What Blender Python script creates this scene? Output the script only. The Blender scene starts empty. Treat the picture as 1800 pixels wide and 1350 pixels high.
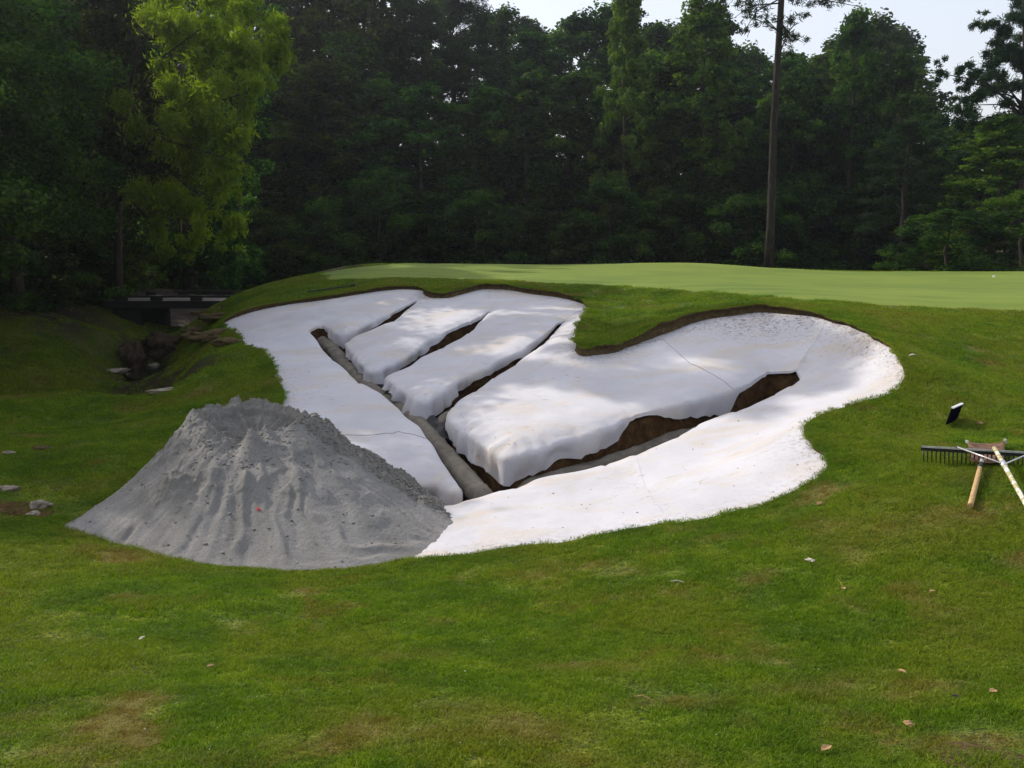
import bpy, math, random
import numpy as np
from mathutils import Vector, Matrix
from mathutils.geometry import delaunay_2d_cdt
rng = np.random.default_rng(7)
random.seed(7)
SC = bpy.context.scene
COL = SC.collection

# ------------------------------------------------------------------ camera, light, exposure
PITCH = math.radians(9.19); EYE = 1.65; FPX = 1700.0
cam_d = bpy.data.cameras.new('camera'); cam = bpy.data.objects.new('camera', cam_d); COL.objects.link(cam)
cam.location = (0, 0, EYE); cam.rotation_euler = (math.radians(90) - PITCH, 0, 0)
cam_d.sensor_width = 36; cam_d.lens = FPX / 1800 * 36; cam_d.clip_start = 0.1; cam_d.clip_end = 3000
SC.camera = cam
SUN_EL = math.radians(34); SUN_AZ = math.radians(-56)      # azimuth from +Y towards +X
world = bpy.data.worlds.new('World'); SC.world = world; world.use_nodes = True
wn = world.node_tree.nodes; wl = world.node_tree.links
sky = wn.new('ShaderNodeTexSky'); sky.sky_type = 'NISHITA'; sky.sun_disc = False
sky.sun_elevation = SUN_EL; sky.sun_rotation = SUN_AZ
sky.air_density = 1.0; sky.dust_density = 4.0; sky.ozone_density = 1.5
bg = wn['Background']; thin = wn.new('ShaderNodeMix'); thin.data_type = 'RGBA'; thin.blend_type = 'ADD'; thin.inputs['Factor'].default_value = 1.0
wl.new(sky.outputs[0], thin.inputs['A']); thin.inputs['B'].default_value = (5.9, 5.95, 6.3, 1)      # thin white high cloud over the whole sky
wl.new(thin.outputs['Result'], bg.inputs[0]); bg.inputs[1].default_value = 0.10
sun_d = bpy.data.lights.new('sun', 'SUN'); sun_o = bpy.data.objects.new('sun', sun_d); COL.objects.link(sun_o)
sun_d.energy = 4.0; sun_d.angle = math.radians(0.5); sun_d.color = (1.0, 0.93, 0.82)
to_sun = Vector((math.sin(SUN_AZ) * math.cos(SUN_EL), math.cos(SUN_AZ) * math.cos(SUN_EL), math.sin(SUN_EL)))
sun_o.rotation_euler = to_sun.to_track_quat('Z', 'Y').to_euler()
sun_o.location = (-30, 20, 30)
SC.view_settings.view_transform = 'Standard'; SC.view_settings.look = 'None'
SC.view_settings.gamma = 1.0; SC.view_settings.use_curve_mapping = False
SC.view_settings.exposure = 0.0
SC.render.engine = 'CYCLES'
SC.cycles.max_bounces = 8; SC.cycles.diffuse_bounces = 3; SC.cycles.transmission_bounces = 4
SC.cycles.volume_bounces = 0

# ------------------------------------------------------------------ helpers
def slope(py):
    v = (675.0 - np.asarray(py, float)) / FPX
    return (-math.sin(PITCH) + v * math.cos(PITCH)) / (math.cos(PITCH) + v * math.sin(PITCH))
def P3(px, py, Y):                                  # the point seen at (px, py) at depth Y along +Y
    v = (675.0 - py) / FPX
    d = Y / (math.cos(PITCH) + v * math.sin(PITCH))
    return ((px - 900.0) / FPX * d, Y, EYE + Y * float(slope(py)))
def tagp(o, label=None, cat=None, group=None, kind=None):
    if label: o['label'] = label
    if cat: o['category'] = cat
    if group: o['group'] = group
    if kind: o['kind'] = kind
    return o
def link(name, me, mat=None, parent=None):
    o = bpy.data.objects.new(name, me); COL.objects.link(o)
    if mat is not None and not me.materials: me.materials.append(mat)
    if parent is not None: o.parent = parent
    return o
def empty(name, loc=(0, 0, 0), rz=0.0):
    o = bpy.data.objects.new(name, None); COL.objects.link(o)
    o.empty_display_size = 0.2; o.location = loc; o.rotation_euler = (0, 0, rz); return o
def mk_mesh(name, verts, faces, smooth=False):
    me = bpy.data.meshes.new(name)
    verts = np.asarray(verts, np.float32)
    if isinstance(faces, np.ndarray) and faces.ndim == 2:
        n, k = faces.shape
        me.vertices.add(len(verts)); me.vertices.foreach_set('co', verts.ravel())
        me.loops.add(n * k); me.loops.foreach_set('vertex_index', faces.astype(np.int32).ravel())
        me.polygons.add(n)
        me.polygons.foreach_set('loop_start', np.arange(0, n * k, k, dtype=np.int32))
        me.update(calc_edges=True); me.validate()
    else:
        me.from_pydata([tuple(map(float, v)) for v in verts], [], [tuple(int(i) for i in f) for f in faces]); me.update()
    if smooth: me.polygons.foreach_set('use_smooth', np.ones(len(me.polygons), bool))
    return me
class MB:
    def __init__(s): s.v = []; s.f = []
    def box(s, c, size, rot=None):
        b = len(s.v); hx, hy, hz = [q / 2 for q in size]
        for dx in (-1, 1):
            for dy in (-1, 1):
                for dz in (-1, 1):
                    p = Vector((dx * hx, dy * hy, dz * hz))
                    if rot is not None: p = rot @ p
                    s.v.append(tuple(p + Vector(c)))
        for f in ((0, 1, 3, 2), (4, 6, 7, 5), (0, 4, 5, 1), (2, 3, 7, 6), (0, 2, 6, 4), (1, 5, 7, 3)):
            s.f.append(tuple(b + i for i in f))
    def tube(s, pts, rad, n=8, cap=True):
        pts = [Vector(p) for p in pts]
        if not hasattr(rad, '__len__'): rad = [rad] * len(pts)
        b = len(s.v); up = Vector((0, 0, 1)); prev = None
        for i, p in enumerate(pts):
            t = (pts[min(i + 1, len(pts) - 1)] - pts[max(i - 1, 0)]).normalized()
            if prev is None:
                a = t.orthogonal().normalized()
            else:
                a = (prev - t * prev.dot(t)).normalized()
            prev = a; c = t.cross(a)
            for k in range(n):
                th = 2 * math.pi * k / n
                s.v.append(tuple(p + (a * math.cos(th) + c * math.sin(th)) * rad[i]))
        for i in range(len(pts) - 1):
            for k in range(n):
                s.f.append((b + i * n + k, b + i * n + (k + 1) % n, b + (i + 1) * n + (k + 1) % n, b + (i + 1) * n + k))
        if cap:
            s.f.append(tuple(b + k for k in range(n))[::-1]); e = b + (len(pts) - 1) * n
            s.f.append(tuple(e + k for k in range(n)))
    def obj(s, name, mat, parent=None, smooth=False, bevel=0.0):
        me = mk_mesh(name, s.v, s.f, smooth)
        o = link(name, me, mat, parent)
        if bevel: 
            m = o.modifiers.new('bevel', 'BEVEL'); m.width = bevel; m.segments = 2
        return o

# numpy gradient noise
_perm = np.random.default_rng(3).permutation(256); _perm = np.concatenate([_perm] * 3)
_grad = np.random.default_rng(4).normal(size=(256, 3)); _grad /= np.linalg.norm(_grad, axis=1)[:, None]
def noise3(x, y, z=0.0):
    x, y, z = np.broadcast_arrays(np.asarray(x, float), np.asarray(y, float), np.asarray(z, float))
    xi = np.floor(x).astype(int); yi = np.floor(y).astype(int); zi = np.floor(z).astype(int)
    fx, fy, fz = x - xi, y - yi, z - zi
    u, v, w = [t * t * t * (t * (t * 6 - 15) + 10) for t in (fx, fy, fz)]
    out = 0
    for a in (0, 1):
        for b in (0, 1):
            for c in (0, 1):
                h = _perm[_perm[_perm[(xi + a) & 255] + ((yi + b) & 255)] + ((zi + c) & 255)]
                g = _grad[h]
                d = g[..., 0] * (fx - a) + g[..., 1] * (fy - b) + g[..., 2] * (fz - c)
                out = out + d * (u if a else 1 - u) * (v if b else 1 - v) * (w if c else 1 - w)
    return out * 1.5
def fbm(x, y, z=0.0, o=4, lac=2.03, gain=0.5):
    s = 0; a = 1.0
    for i in range(o):
        s = s + a * noise3(x + 17.3 * i, y - 9.1 * i, z + 3.3 * i); x = np.asarray(x) * lac; y = np.asarray(y) * lac; z = np.asarray(z) * lac; a *= gain
    return s
def sstep(a, b, x):
    t = np.clip((x - a) / (b - a), 0, 1); return t * t * (3 - 2 * t)

DRY = [(1020,1100,75,9,.9),(1110,1108,40,7,.8),(1265,1103,60,10,.9),(1365,1112,35,9,.8),(900,1262,160,32,.7),(1180,1192,70,14,.7),(1120,1150,40,12,.4),(100,1290,100,22,.6),(560,1280,110,22,.5),(1430,1180,110,22,.5),(1240,1195,50,15,.5),
 (1700,1325,130,26,.9),(330,1310,110,20,.4),(800,1190,90,16,.45),(700,1060,120,12,.35),(1500,1265,70,18,.35),(1000,1330,90,20,.5),(1600,1180,80,14,.3),(60,1190,70,18,.4),(1435,782,16,9,1.0),(1265,915,45,4,.9),(1590,960,120,18,.3),(1700,900,60,12,.3)]
def dryf(x, y):
    n_ = fbm(x * 1.6, y * 1.6, 1.0, o=5, gain=.62); v = np.clip((n_ - .40) * 1.5, 0, .75)
    m_ = .45 + 1.1 * np.clip(fbm(x * 7, y * 7, 2.0, o=3, gain=.6) + .25, 0, 1)
    for px, py, rx, ry, a in DRY:
        t = float(slope(py)); Y = 1.78 / -t if py > 1000 else 1.95 / -t
        cx, cy, _ = P3(px, py, Y); sx_, sy_ = rx * Y / FPX, ry * Y * Y / (FPX * 1.9)
        v = np.maximum(v, a * np.exp(-(((x - cx) / sx_) ** 2 + ((y - cy) / sy_) ** 2)) * m_)
    return np.clip(v, 0, 1)
class TPS:
    def __init__(s, pts, lam=1e-3):
        P = np.array([(p[0], p[1]) for p in pts], float); Z = np.array([p[2] for p in pts], float)
        n = len(P); s.P = P
        d2 = ((P[:, None] - P[None]) ** 2).sum(-1)
        K = 0.5 * d2 * np.log(d2 + 1e-9) + lam * np.eye(n)
        A = np.zeros((n + 3, n + 3)); A[:n, :n] = K; A[:n, n] = 1; A[:n, n + 1:] = P; A[n, :n] = 1; A[n + 1:, :n] = P.T
        s.w = np.linalg.solve(A, np.concatenate([Z, np.zeros(3)]))
    def __call__(s, x, y):
        x = np.asarray(x, float); sh = x.shape; x = x.ravel(); y = np.asarray(y, float).ravel(); out = np.empty(len(x)); n = len(s.P)
        for i in range(0, len(x), 20000):
            a, b = x[i:i + 20000], y[i:i + 20000]
            d2 = (a[:, None] - s.P[:, 0]) ** 2 + (b[:, None] - s.P[:, 1]) ** 2
            out[i:i + 20000] = (0.5 * d2 * np.log(d2 + 1e-9)) @ s.w[:n] + s.w[n] + s.w[n + 1] * a + s.w[n + 2] * b
        return out.reshape(sh)
def unproj(px, py, S, y0=2.0, y1=60.0):
    px = np.atleast_1d(np.asarray(px, float)); py = np.atleast_1d(np.asarray(py, float))
    Y = np.geomspace(y0, y1, 260)
    v = (675 - py) / FPX; k = (px - 900) / FPX / (math.cos(PITCH) + v * math.sin(PITCH)); sl = slope(py)
    X = k[:, None] * Y; ZR = EYE + sl[:, None] * Y; D = ZR - S(X, np.broadcast_to(Y, X.shape))
    out = []
    for i in range(len(px)):
        j = np.argmax(D[i] < 0)
        if j == 0: j = len(Y) - 1
        t = D[i, j - 1] / (D[i, j - 1] - D[i, j] + 1e-12); yy = Y[j - 1] + t * (Y[j] - Y[j - 1])
        out.append((k[i] * yy, yy, EYE + sl[i] * yy))
    return np.array(out)
def resample(pts, step, closed=True, smooth=0):
    P = np.asarray(pts, float)
    if closed: P = np.vstack([P, P[:1]])
    d = np.r_[0, np.cumsum(np.linalg.norm(np.diff(P[:, :2], axis=0), axis=1))]
    n = max(4, int(d[-1] / step)); t = np.linspace(0, d[-1], n, endpoint=not closed)
    Q = np.stack([np.interp(t, d, P[:, i]) for i in range(P.shape[1])], 1)
    for _ in range(smooth):
        if closed: Q = 0.5 * Q + 0.25 * (np.roll(Q, 1, 0) + np.roll(Q, -1, 0))
        else: Q[1:-1] = 0.5 * Q[1:-1] + 0.25 * (Q[:-2] + Q[2:])
    return Q
def inpoly(x, y, poly):
    x = np.asarray(x, float); y = np.asarray(y, float); r = np.zeros(x.shape, bool); n = len(poly); j = n - 1
    for i in range(n):
        xi, yi = poly[i][:2]; xj, yj = poly[j][:2]
        if yi != yj:
            c = ((yi > y) != (yj > y)) & (x < (xj - xi) * (y - yi) / (yj - yi) + xi); r ^= c
        j = i
    return r
def pdist(x, y, ring, closed=True):
    A = np.asarray(ring)[:, :2]; B = np.roll(A, -1, 0)
    if not closed: A, B = A[:-1], B[:-1]
    x = np.asarray(x, float).ravel(); y = np.asarray(y, float).ravel(); out = np.empty(len(x)); E = B - A; L = (E ** 2).sum(1) + 1e-12
    for i in range(0, len(x), 4000):
        dx = x[i:i + 4000, None] - A[:, 0]; dy = y[i:i + 4000, None] - A[:, 1]
        t = np.clip((dx * E[:, 0] + dy * E[:, 1]) / L, 0, 1)
        out[i:i + 4000] = np.sqrt(((dx - t * E[:, 0]) ** 2 + (dy - t * E[:, 1]) ** 2).min(1))
    return out
def ringnormals(R, closed=True):
    T = np.roll(R[:, :2], -1, 0) - np.roll(R[:, :2], 1, 0)
    if not closed: T[0] = R[1, :2] - R[0, :2]; T[-1] = R[-1, :2] - R[-2, :2]
    T /= np.linalg.norm(T, axis=1)[:, None] + 1e-9
    return np.stack([T[:, 1], -T[:, 0]], 1)         # right-hand normal
def area2(R): 
    x, y = R[:, 0], R[:, 1]; return float((x * np.roll(y, -1) - y * np.roll(x, -1)).sum())

# ------------------------------------------------------------------ materials
def newmat(name):
    m = bpy.data.materials.new(name); m.use_nodes = True; nt = m.node_tree
    return m, nt, nt.nodes['Principled BSDF'], nt.nodes['Material Output']
def nd(nt, t, **kw):
    n = nt.nodes.new(t)
    for k, v in kw.items(): setattr(n, k, v)
    return n
def wpos(nt):
    return nd(nt, 'ShaderNodeNewGeometry').outputs['Position']
def nz(nt, vec, scale, detail=3.0, rough=0.55, dist=0.0, stretch=None):
    if stretch:
        mp = nd(nt, 'ShaderNodeMapping'); mp.inputs['Scale'].default_value = stretch; nt.links.new(vec, mp.inputs[0]); vec = mp.outputs[0]
    n = nd(nt, 'ShaderNodeTexNoise'); n.inputs['Scale'].default_value = scale; n.inputs['Detail'].default_value = detail
    n.inputs['Roughness'].default_value = rough; n.inputs['Distortion'].default_value = dist
    nt.links.new(vec, n.inputs['Vector']); return n.outputs['Fac']
def ramp(nt, fac, stops):
    r = nd(nt, 'ShaderNodeValToRGB'); e = r.color_ramp.elements
    while len(e) < len(stops): e.new(0.5)
    for i, (p, c) in enumerate(stops):
        e[i].position = p; e[i].color = (*c, 1) if len(c) == 3 else c
    nt.links.new(fac, r.inputs[0]); return r.outputs[0]
def mix(nt, fac, a, b, mode='MIX'):
    n = nd(nt, 'ShaderNodeMix', data_type='RGBA', blend_type=mode)
    for s, v in ((n.inputs['Factor'], fac), (n.inputs['A'], a), (n.inputs['B'], b)):
        if hasattr(v, 'is_linked') or isinstance(v, bpy.types.NodeSocket): nt.links.new(v, s)
        elif isinstance(v, (int, float)): s.default_value = v
        else: s.default_value = (*v, 1)
    return n.outputs['Result']
def bump(nt, h, strength, dist, prev=None):
    b = nd(nt, 'ShaderNodeBump'); b.inputs['Strength'].default_value = strength; b.inputs['Distance'].default_value = dist
    nt.links.new(h, b.inputs['Height'])
    if prev is not None: nt.links.new(prev, b.inputs['Normal'])
    return b.outputs[0]
def math_(nt, op, a, b=0.0):
    n = nd(nt, 'ShaderNodeMath', operation=op)
    for i, v in enumerate((a, b)):
        if isinstance(v, bpy.types.NodeSocket): nt.links.new(v, n.inputs[i])
        else: n.inputs[i].default_value = v
    return n.outputs[0]
def simple(name, col, rough=0.7, scale=20, var=0.25, metal=0.0, bumpd=0.0, stretch=None, spec=0.4):
    m, nt, b, o = newmat(name); p = nd(nt, 'ShaderNodeTexCoord').outputs['Object']
    f = nz(nt, p, scale, 4, stretch=stretch)
    c = ramp(nt, f, [(0.3, tuple(q * (1 - var) for q in col)), (0.7, tuple(min(1, q * (1 + var)) for q in col))])
    nt.links.new(c, b.inputs['Base Color']); b.inputs['Roughness'].default_value = rough; b.inputs['Metallic'].default_value = metal
    b.inputs['Specular IOR Level'].default_value = spec
    if bumpd: nt.links.new(bump(nt, f, 1.0, bumpd), b.inputs['Normal'])
    return m

def grass_colour(nt, p, lively=1.0, dtype='GEOMETRY'):
    big = nz(nt, p, 0.55, 3, 0.6); mid = nz(nt, p, 2.6, 5, 0.7); fine = nz(nt, p, 15, 4, 0.7)
    c = ramp(nt, mid, [(0.36, (0.050, 0.110, 0.006)), (0.5, (0.120, 0.200, 0.008)), (0.64, (0.225, 0.285, 0.014))])
    yel = ramp(nt, big, [(0.46, (0, 0, 0)), (0.60, (1, 1, 1))])
    c = mix(nt, math_(nt, 'MULTIPLY', yel, 0.75 * lively), c, (0.235, 0.235, 0.020))
    br = ramp(nt, nz(nt, p, 1.25, 7, 0.75, 0.4), [(0.55, (0, 0, 0)), (0.64, (1, 1, 1))])
    c = mix(nt, math_(nt, 'MULTIPLY', br, 0.8 * lively), c, (0.230, 0.130, 0.036))
    c = mix(nt, math_(nt, 'MULTIPLY', ramp(nt, fine, [(0.38, (1, 1, 1)), (0.5, (0, 0, 0))]), 0.6), c, (0.024, 0.052, 0.005))
    dr = nd(nt, 'ShaderNodeAttribute', attribute_name='dry', attribute_type=dtype).outputs['Fac']
    c = mix(nt, math_(nt, 'MULTIPLY', dr, 0.85), c, ramp(nt, nz(nt, p, 9, 3, .6), [(.4, (0.20, 0.115, 0.035)), (.6, (0.33, 0.25, 0.12))]))
    return c
M = {}
# turf soil/thatch sheet below the blades
m, nt, b, o = newmat('turf'); p = wpos(nt); c = grass_colour(nt, p)
c = mix(nt, 0.25, c, (0.055, 0.05, 0.014))
c = mix(nt, ramp(nt, nz(nt, p, 60, 3, 0.7), [(0.35, (1, 1, 1)), (0.6, (0, 0, 0))]), c, (0.014, 0.03, 0.004))
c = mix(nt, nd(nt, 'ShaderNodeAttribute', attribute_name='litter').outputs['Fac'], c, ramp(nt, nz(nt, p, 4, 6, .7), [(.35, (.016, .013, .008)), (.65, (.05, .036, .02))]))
nt.links.new(c, b.inputs['Base Color']); b.inputs['Roughness'].default_value = 0.9; b.inputs['Specular IOR Level'].default_value = 0.1
h1 = nz(nt, p, 90, 3, 0.7); h2 = nz(nt, p, 14, 3, 0.6)
nt.links.new(bump(nt, h1, 0.9, 0.012, bump(nt, h2, 0.8, 0.04)), b.inputs['Normal']); M['turf'] = m
# blades
m, nt, b, o = newmat('grass_blades'); p = wpos(nt); c = grass_colour(nt, p, 1.0, 'INSTANCER')
oi = nd(nt, 'ShaderNodeObjectInfo').outputs['Random']
at = nd(nt, 'ShaderNodeAttribute', attribute_name='tone'); 
c0_ = mix(nt, 0.42, c, ramp(nt, at.outputs['Fac'], [(0.0, (0.03, 0.08, 0.004)), (0.5, (0.11, 0.205, 0.008)), (0.93, (0.25, 0.35, 0.016)), (1.0, (0.42, 0.38, 0.12))]))
c = mix(nt, math_(nt, 'MULTIPLY', nd(nt, 'ShaderNodeAttribute', attribute_name='dry', attribute_type='INSTANCER').outputs['Fac'], 0.8), c0_, ramp(nt, nz(nt, p, 9, 3, .6), [(.4, (0.22, 0.115, 0.03)), (.6, (0.36, 0.26, 0.11))]))
nt.links.new(c, b.inputs['Base Color']); b.inputs['Roughness'].default_value = 0.5; b.inputs['Specular IOR Level'].default_value = 0.10
tr = nd(nt, 'ShaderNodeBsdfTranslucent'); nt.links.new(mix(nt, 1.0, c, (1.0, 1.15, 0.4), 'MULTIPLY'), tr.inputs[0])
ms = nd(nt, 'ShaderNodeMixShader'); ms.inputs[0].default_value = 0.42
nt.links.new(b.outputs[0], ms.inputs[1]); nt.links.new(tr.outputs[0], ms.inputs[2]); nt.links.new(ms.outputs[0], o.inputs[0]); M['blades'] = m
# putting green
m, nt, b, o = newmat('green_turf'); p = wpos(nt)
mp = nd(nt, 'ShaderNodeMapping'); mp.inputs['Rotation'].default_value = (0, 0, math.radians(17)); nt.links.new(p, mp.inputs[0])
wv = nd(nt, 'ShaderNodeTexWave', wave_type='BANDS', bands_direction='Y'); wv.inputs['Scale'].default_value = 0.42; wv.inputs['Distortion'].default_value = 1.2; wv.inputs['Detail'].default_value = 2
nt.links.new(mp.outputs[0], wv.inputs['Vector'])
c = ramp(nt, nz(nt, p, 0.5, 5, 0.65), [(0.38, (0.088, 0.142, 0.013)), (0.62, (0.150, 0.205, 0.022))])
c = mix(nt, math_(nt, 'MULTIPLY', wv.outputs['Fac'], 0.42), c, (0.215, 0.245, 0.030))
c = mix(nt, math_(nt, 'MULTIPLY', nz(nt, p, 45, 4, 0.8), 0.35), c, (0.10, 0.17, 0.02))
nt.links.new(c, b.inputs['Base Color']); b.inputs['Roughness'].default_value = 0.75; b.inputs['Specular IOR Level'].default_value = 0.2
nt.links.new(bump(nt, nz(nt, p, 120, 2, 0.6), 0.7, 0.006), b.inputs['Normal']); M['green'] = m
# geotextile
m, nt, b, o = newmat('geotextile'); p = wpos(nt)
base = ramp(nt, nz(nt, p, 1.3, 4, 0.6), [(0.35, (0.465, 0.455, 0.485)), (0.65, (0.535, 0.525, 0.555))])
msk = ramp(nt, nz(nt, p, 1.1, 5, 0.68, 0.6, stretch=(1, 2.2, 1)), [(0.50, (0, 0, 0)), (0.64, (1, 1, 1))])
base = mix(nt, math_(nt, 'MULTIPLY', msk, 0.42), base, (0.52, 0.42, 0.29))
m2 = ramp(nt, nz(nt, p, 5.0, 7, 0.8, 0.5, stretch=(1, 2.5, 1)), [(0.585, (0, 0, 0)), (0.64, (1, 1, 1))])
m2 = math_(nt, 'MULTIPLY', m2, ramp(nt, nz(nt, p, 0.7, 2, 0.5), [(0.45, (0, 0, 0)), (0.6, (1, 1, 1))]))
base = mix(nt, math_(nt, 'MULTIPLY', m2, 0.8), base, (0.36, 0.26, 0.14))
sp = ramp(nt, nz(nt, p, 42, 3, 0.8), [(0.66, (0, 0, 0)), (0.70, (1, 1, 1))])
base = mix(nt, math_(nt, 'MULTIPLY', sp, 0.6), base, (0.22, 0.17, 0.11))
# dirt by the lip (vertex attribute: distance based)
da = nd(nt, 'ShaderNodeAttribute', attribute_name='dirt').outputs['Fac']
dd = math_(nt, 'MULTIPLY', da, ramp(nt, nz(nt, p, 22, 5, 0.8), [(0.50, (0, 0, 0)), (0.62, (1, 1, 1))]))
base = mix(nt, dd, base, (0.12, 0.085, 0.05))
nt.links.new(base, b.inputs['Base Color']); b.inputs['Roughness'].default_value = 0.85; b.inputs['Specular IOR Level'].default_value = 0.15
b.inputs['Sheen Weight'].default_value = 0.15
nt.links.new(bump(nt, nz(nt, p, 160, 2, 0.6), 0.35, 0.003, bump(nt, nz(nt, p, 7, 4, 0.6), 0.35, 0.03)), b.inputs['Normal']); M['cloth'] = m
# soils
def soil(name, c1, c2, c3, scale=9, bd=0.05):
    m, nt, b, o = newmat(name); p = wpos(nt)
    c = ramp(nt, nz(nt, p, scale, 6, 0.7, 0.5), [(0.3, c1), (0.5, c2), (0.72, c3)])
    nt.links.new(c, b.inputs['Base Color']); b.inputs['Roughness'].default_value = 0.95; b.inputs['Specular IOR Level'].default_value = 0.1
    nt.links.new(bump(nt, nz(nt, p, scale * 2.5, 6, 0.75), 1.0, bd), b.inputs['Normal']); return m
M['clay'] = soil('clay_soil', (0.035, 0.020, 0.010), (0.095, 0.052, 0.022), (0.19, 0.105, 0.045))
M['lip'] = soil('lip_soil', (0.045, 0.032, 0.015), (0.11, 0.075, 0.035), (0.19, 0.14, 0.075), 16, 0.03)
M['path'] = soil('path_dirt', (0.05, 0.04, 0.032), (0.08, 0.065, 0.05), (0.11, 0.09, 0.07), 3, 0.03)
M['dry'] = soil('dry_sod', (0.07, 0.05, 0.025), (0.15, 0.11, 0.05), (0.25, 0.19, 0.10), 25, 0.05)
M['stone'] = soil('pale_stone', (0.20, 0.16, 0.12), (0.32, 0.27, 0.21), (0.45, 0.40, 0.33), 7, 0.03)
M['brownstone'] = soil('brown_stone', (0.035, 0.024, 0.016), (0.085, 0.058, 0.038), (0.16, 0.11, 0.07), 9, 0.08)
M['darksoil'] = soil('forest_floor', (0.02, 0.016, 0.01), (0.04, 0.03, 0.018), (0.06, 0.045, 0.03), 3, 0.05)
M['pipe'] = soil('pipe_sock', (0.12, 0.11, 0.09), (0.19, 0.17, 0.14), (0.27, 0.235, 0.19), 5, 0.02)
M['blackcloth'] = simple('black_plastic', (0.02, 0.02, 0.024), 0.6, 12, 0.4, bumpd=0.02)
# sand
m, nt, b, o = newmat('grey_sand'); p = wpos(nt)
c = ramp(nt, nz(nt, p, 2.2, 6, 0.65, 0.3), [(0.35, (0.20, 0.195, 0.188)), (0.65, (0.295, 0.288, 0.278))])
c = mix(nt, ramp(nt, nz(nt, p, 150, 3, 0.9), [(0.40, (0.8, 0.8, 0.8)), (0.58, (0, 0, 0))]), c, (0.13, 0.12, 0.11))
c = mix(nt, ramp(nt, nz(nt, p, 210, 2, 0.9), [(0.60, (0, 0, 0)), (0.7, (0.8, 0.8, 0.8))]), c, (0.58, 0.55, 0.50))
dp = nd(nt, 'ShaderNodeAttribute', attribute_name='damp').outputs['Fac']
c = mix(nt, math_(nt, 'MULTIPLY', dp, 0.55), c, (0.15, 0.14, 0.115))
nt.links.new(c, b.inputs['Base Color']); b.inputs['Roughness'].default_value = 0.95; b.inputs['Specular IOR Level'].default_value = 0.15
nt.links.new(bump(nt, nz(nt, p, 130, 3, 0.8), 0.8, 0.006, bump(nt, nz(nt, p, 28, 5, 0.7), 0.5, 0.02)), b.inputs['Normal']); M['sand'] = m; M['sandlump'] = soil('sand_lump', (0.17, 0.16, 0.15), (0.24, 0.23, 0.21), (0.32, 0.30, 0.27), 30, .01)
# foliage
def leafmat(name, c1, c2, c3, trans=0.4, tcol=(1.2, 1.3, 0.4)):
    m, nt, b, o = newmat(name); p = wpos(nt)
    oi = nd(nt, 'ShaderNodeObjectInfo').outputs['Random']
    f = math_(nt, 'ADD', math_(nt, 'MULTIPLY', nz(nt, p, 0.9, 4, 0.7), 0.7), math_(nt, 'MULTIPLY', nz(nt, p, 6.0, 2, 0.6), 0.3))
    c = ramp(nt, f, [(0.40, c1), (0.5, c2), (0.60, c3)])
    hs = nd(nt, 'ShaderNodeHueSaturation'); nt.links.new(c, hs.inputs['Color'])
    nt.links.new(math_(nt, 'ADD', math_(nt, 'MULTIPLY', oi, 0.05), 0.475), hs.inputs['Hue'])
    nt.links.new(math_(nt, 'ADD', math_(nt, 'MULTIPLY', oi, 0.5), 0.72), hs.inputs['Value'])
    c = hs.outputs[0]
    nt.links.new(c, b.inputs['Base Color']); b.inputs['Roughness'].default_value = 0.6; b.inputs['Specular IOR Level'].default_value = 0.07
    tr = nd(nt, 'ShaderNodeBsdfTranslucent'); nt.links.new(mix(nt, 1.0, c, tcol, 'MULTIPLY'), tr.inputs[0])
    ms = nd(nt, 'ShaderNodeMixShader'); ms.inputs[0].default_value = trans
    nt.links.new(b.outputs[0], ms.inputs[1]); nt.links.new(tr.outputs[0], ms.inputs[2]); nt.links.new(ms.outputs[0], o.inputs[0])
    return m
M['leaf'] = leafmat('broad_leaves', (0.006, 0.021, 0.005), (0.022, 0.054, 0.008), (0.076, 0.135, 0.016), 0.5)
M['leafpale'] = leafmat('willow_leaves', (0.085, 0.115, 0.008), (0.150, 0.185, 0.012), (0.225, 0.260, 0.022), 0.6)
M['needle'] = leafmat('pine_needles', (0.007, 0.019, 0.007), (0.014, 0.034, 0.010), (0.028, 0.055, 0.014), 0.25)
M['leafbright'] = leafmat('bright_leaves', (0.024, 0.058, 0.009), (0.060, 0.118, 0.014), (0.115, 0.190, 0.022), 0.5)
M['bark'] = simple('bark', (0.045, 0.036, 0.027), 0.9, 9, 0.5, bumpd=0.04, stretch=(1, 1, 0.25), spec=0.1)
M['pinebark'] = simple('pine_bark', (0.028, 0.023, 0.020), 0.9, 10, 0.6, bumpd=0.05, stretch=(1, 1, 0.3), spec=0.1)
M['wood'] = simple('weathered_wood', (0.17, 0.15, 0.13), 0.8, 6, 0.2, stretch=(0.3, 4, 4))
M['darkwood'] = simple('dark_wood', (0.014, 0.012, 0.010), 0.85, 6, 0.3)
M['steel'] = simple('dark_steel', (0.03, 0.03, 0.032), 0.5, 30, 0.3, metal=0.4)
M['bare'] = simple('bare_metal', (0.55, 0.54, 0.53), 0.42, 40, 0.2, metal=0.6)
M['ash'] = simple('ash_handle', (0.42, 0.27, 0.11), 0.6, 9, 0.35, stretch=(6, 6, 1))
M['rust'] = simple('rusty_blade', (0.13, 0.075, 0.048), 0.85, 18, 0.45, bumpd=0.003, spec=0.12)
M['white'] = simple('white_paint', (0.78, 0.78, 0.78), 0.5, 20, 0.06)
M['navy'] = simple('dark_panel', (0.004, 0.004, 0.010), 0.9, 20, 0.2, spec=0.0)
M['leaflitter'] = simple('dead_leaf', (0.30, 0.18, 0.075), 0.7, 30, 0.4)
M['paper'] = simple('paper_scrap', (0.50, 0.45, 0.36), 0.7, 30, 0.15)
M['pink'] = simple('pink_tape', (0.75, 0.06, 0.07), 0.5, 30, 0.1)
M['dew'] = simple('pale_specks', (0.7, 0.75, 0.7), 0.3, 30, 0.1)
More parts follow.
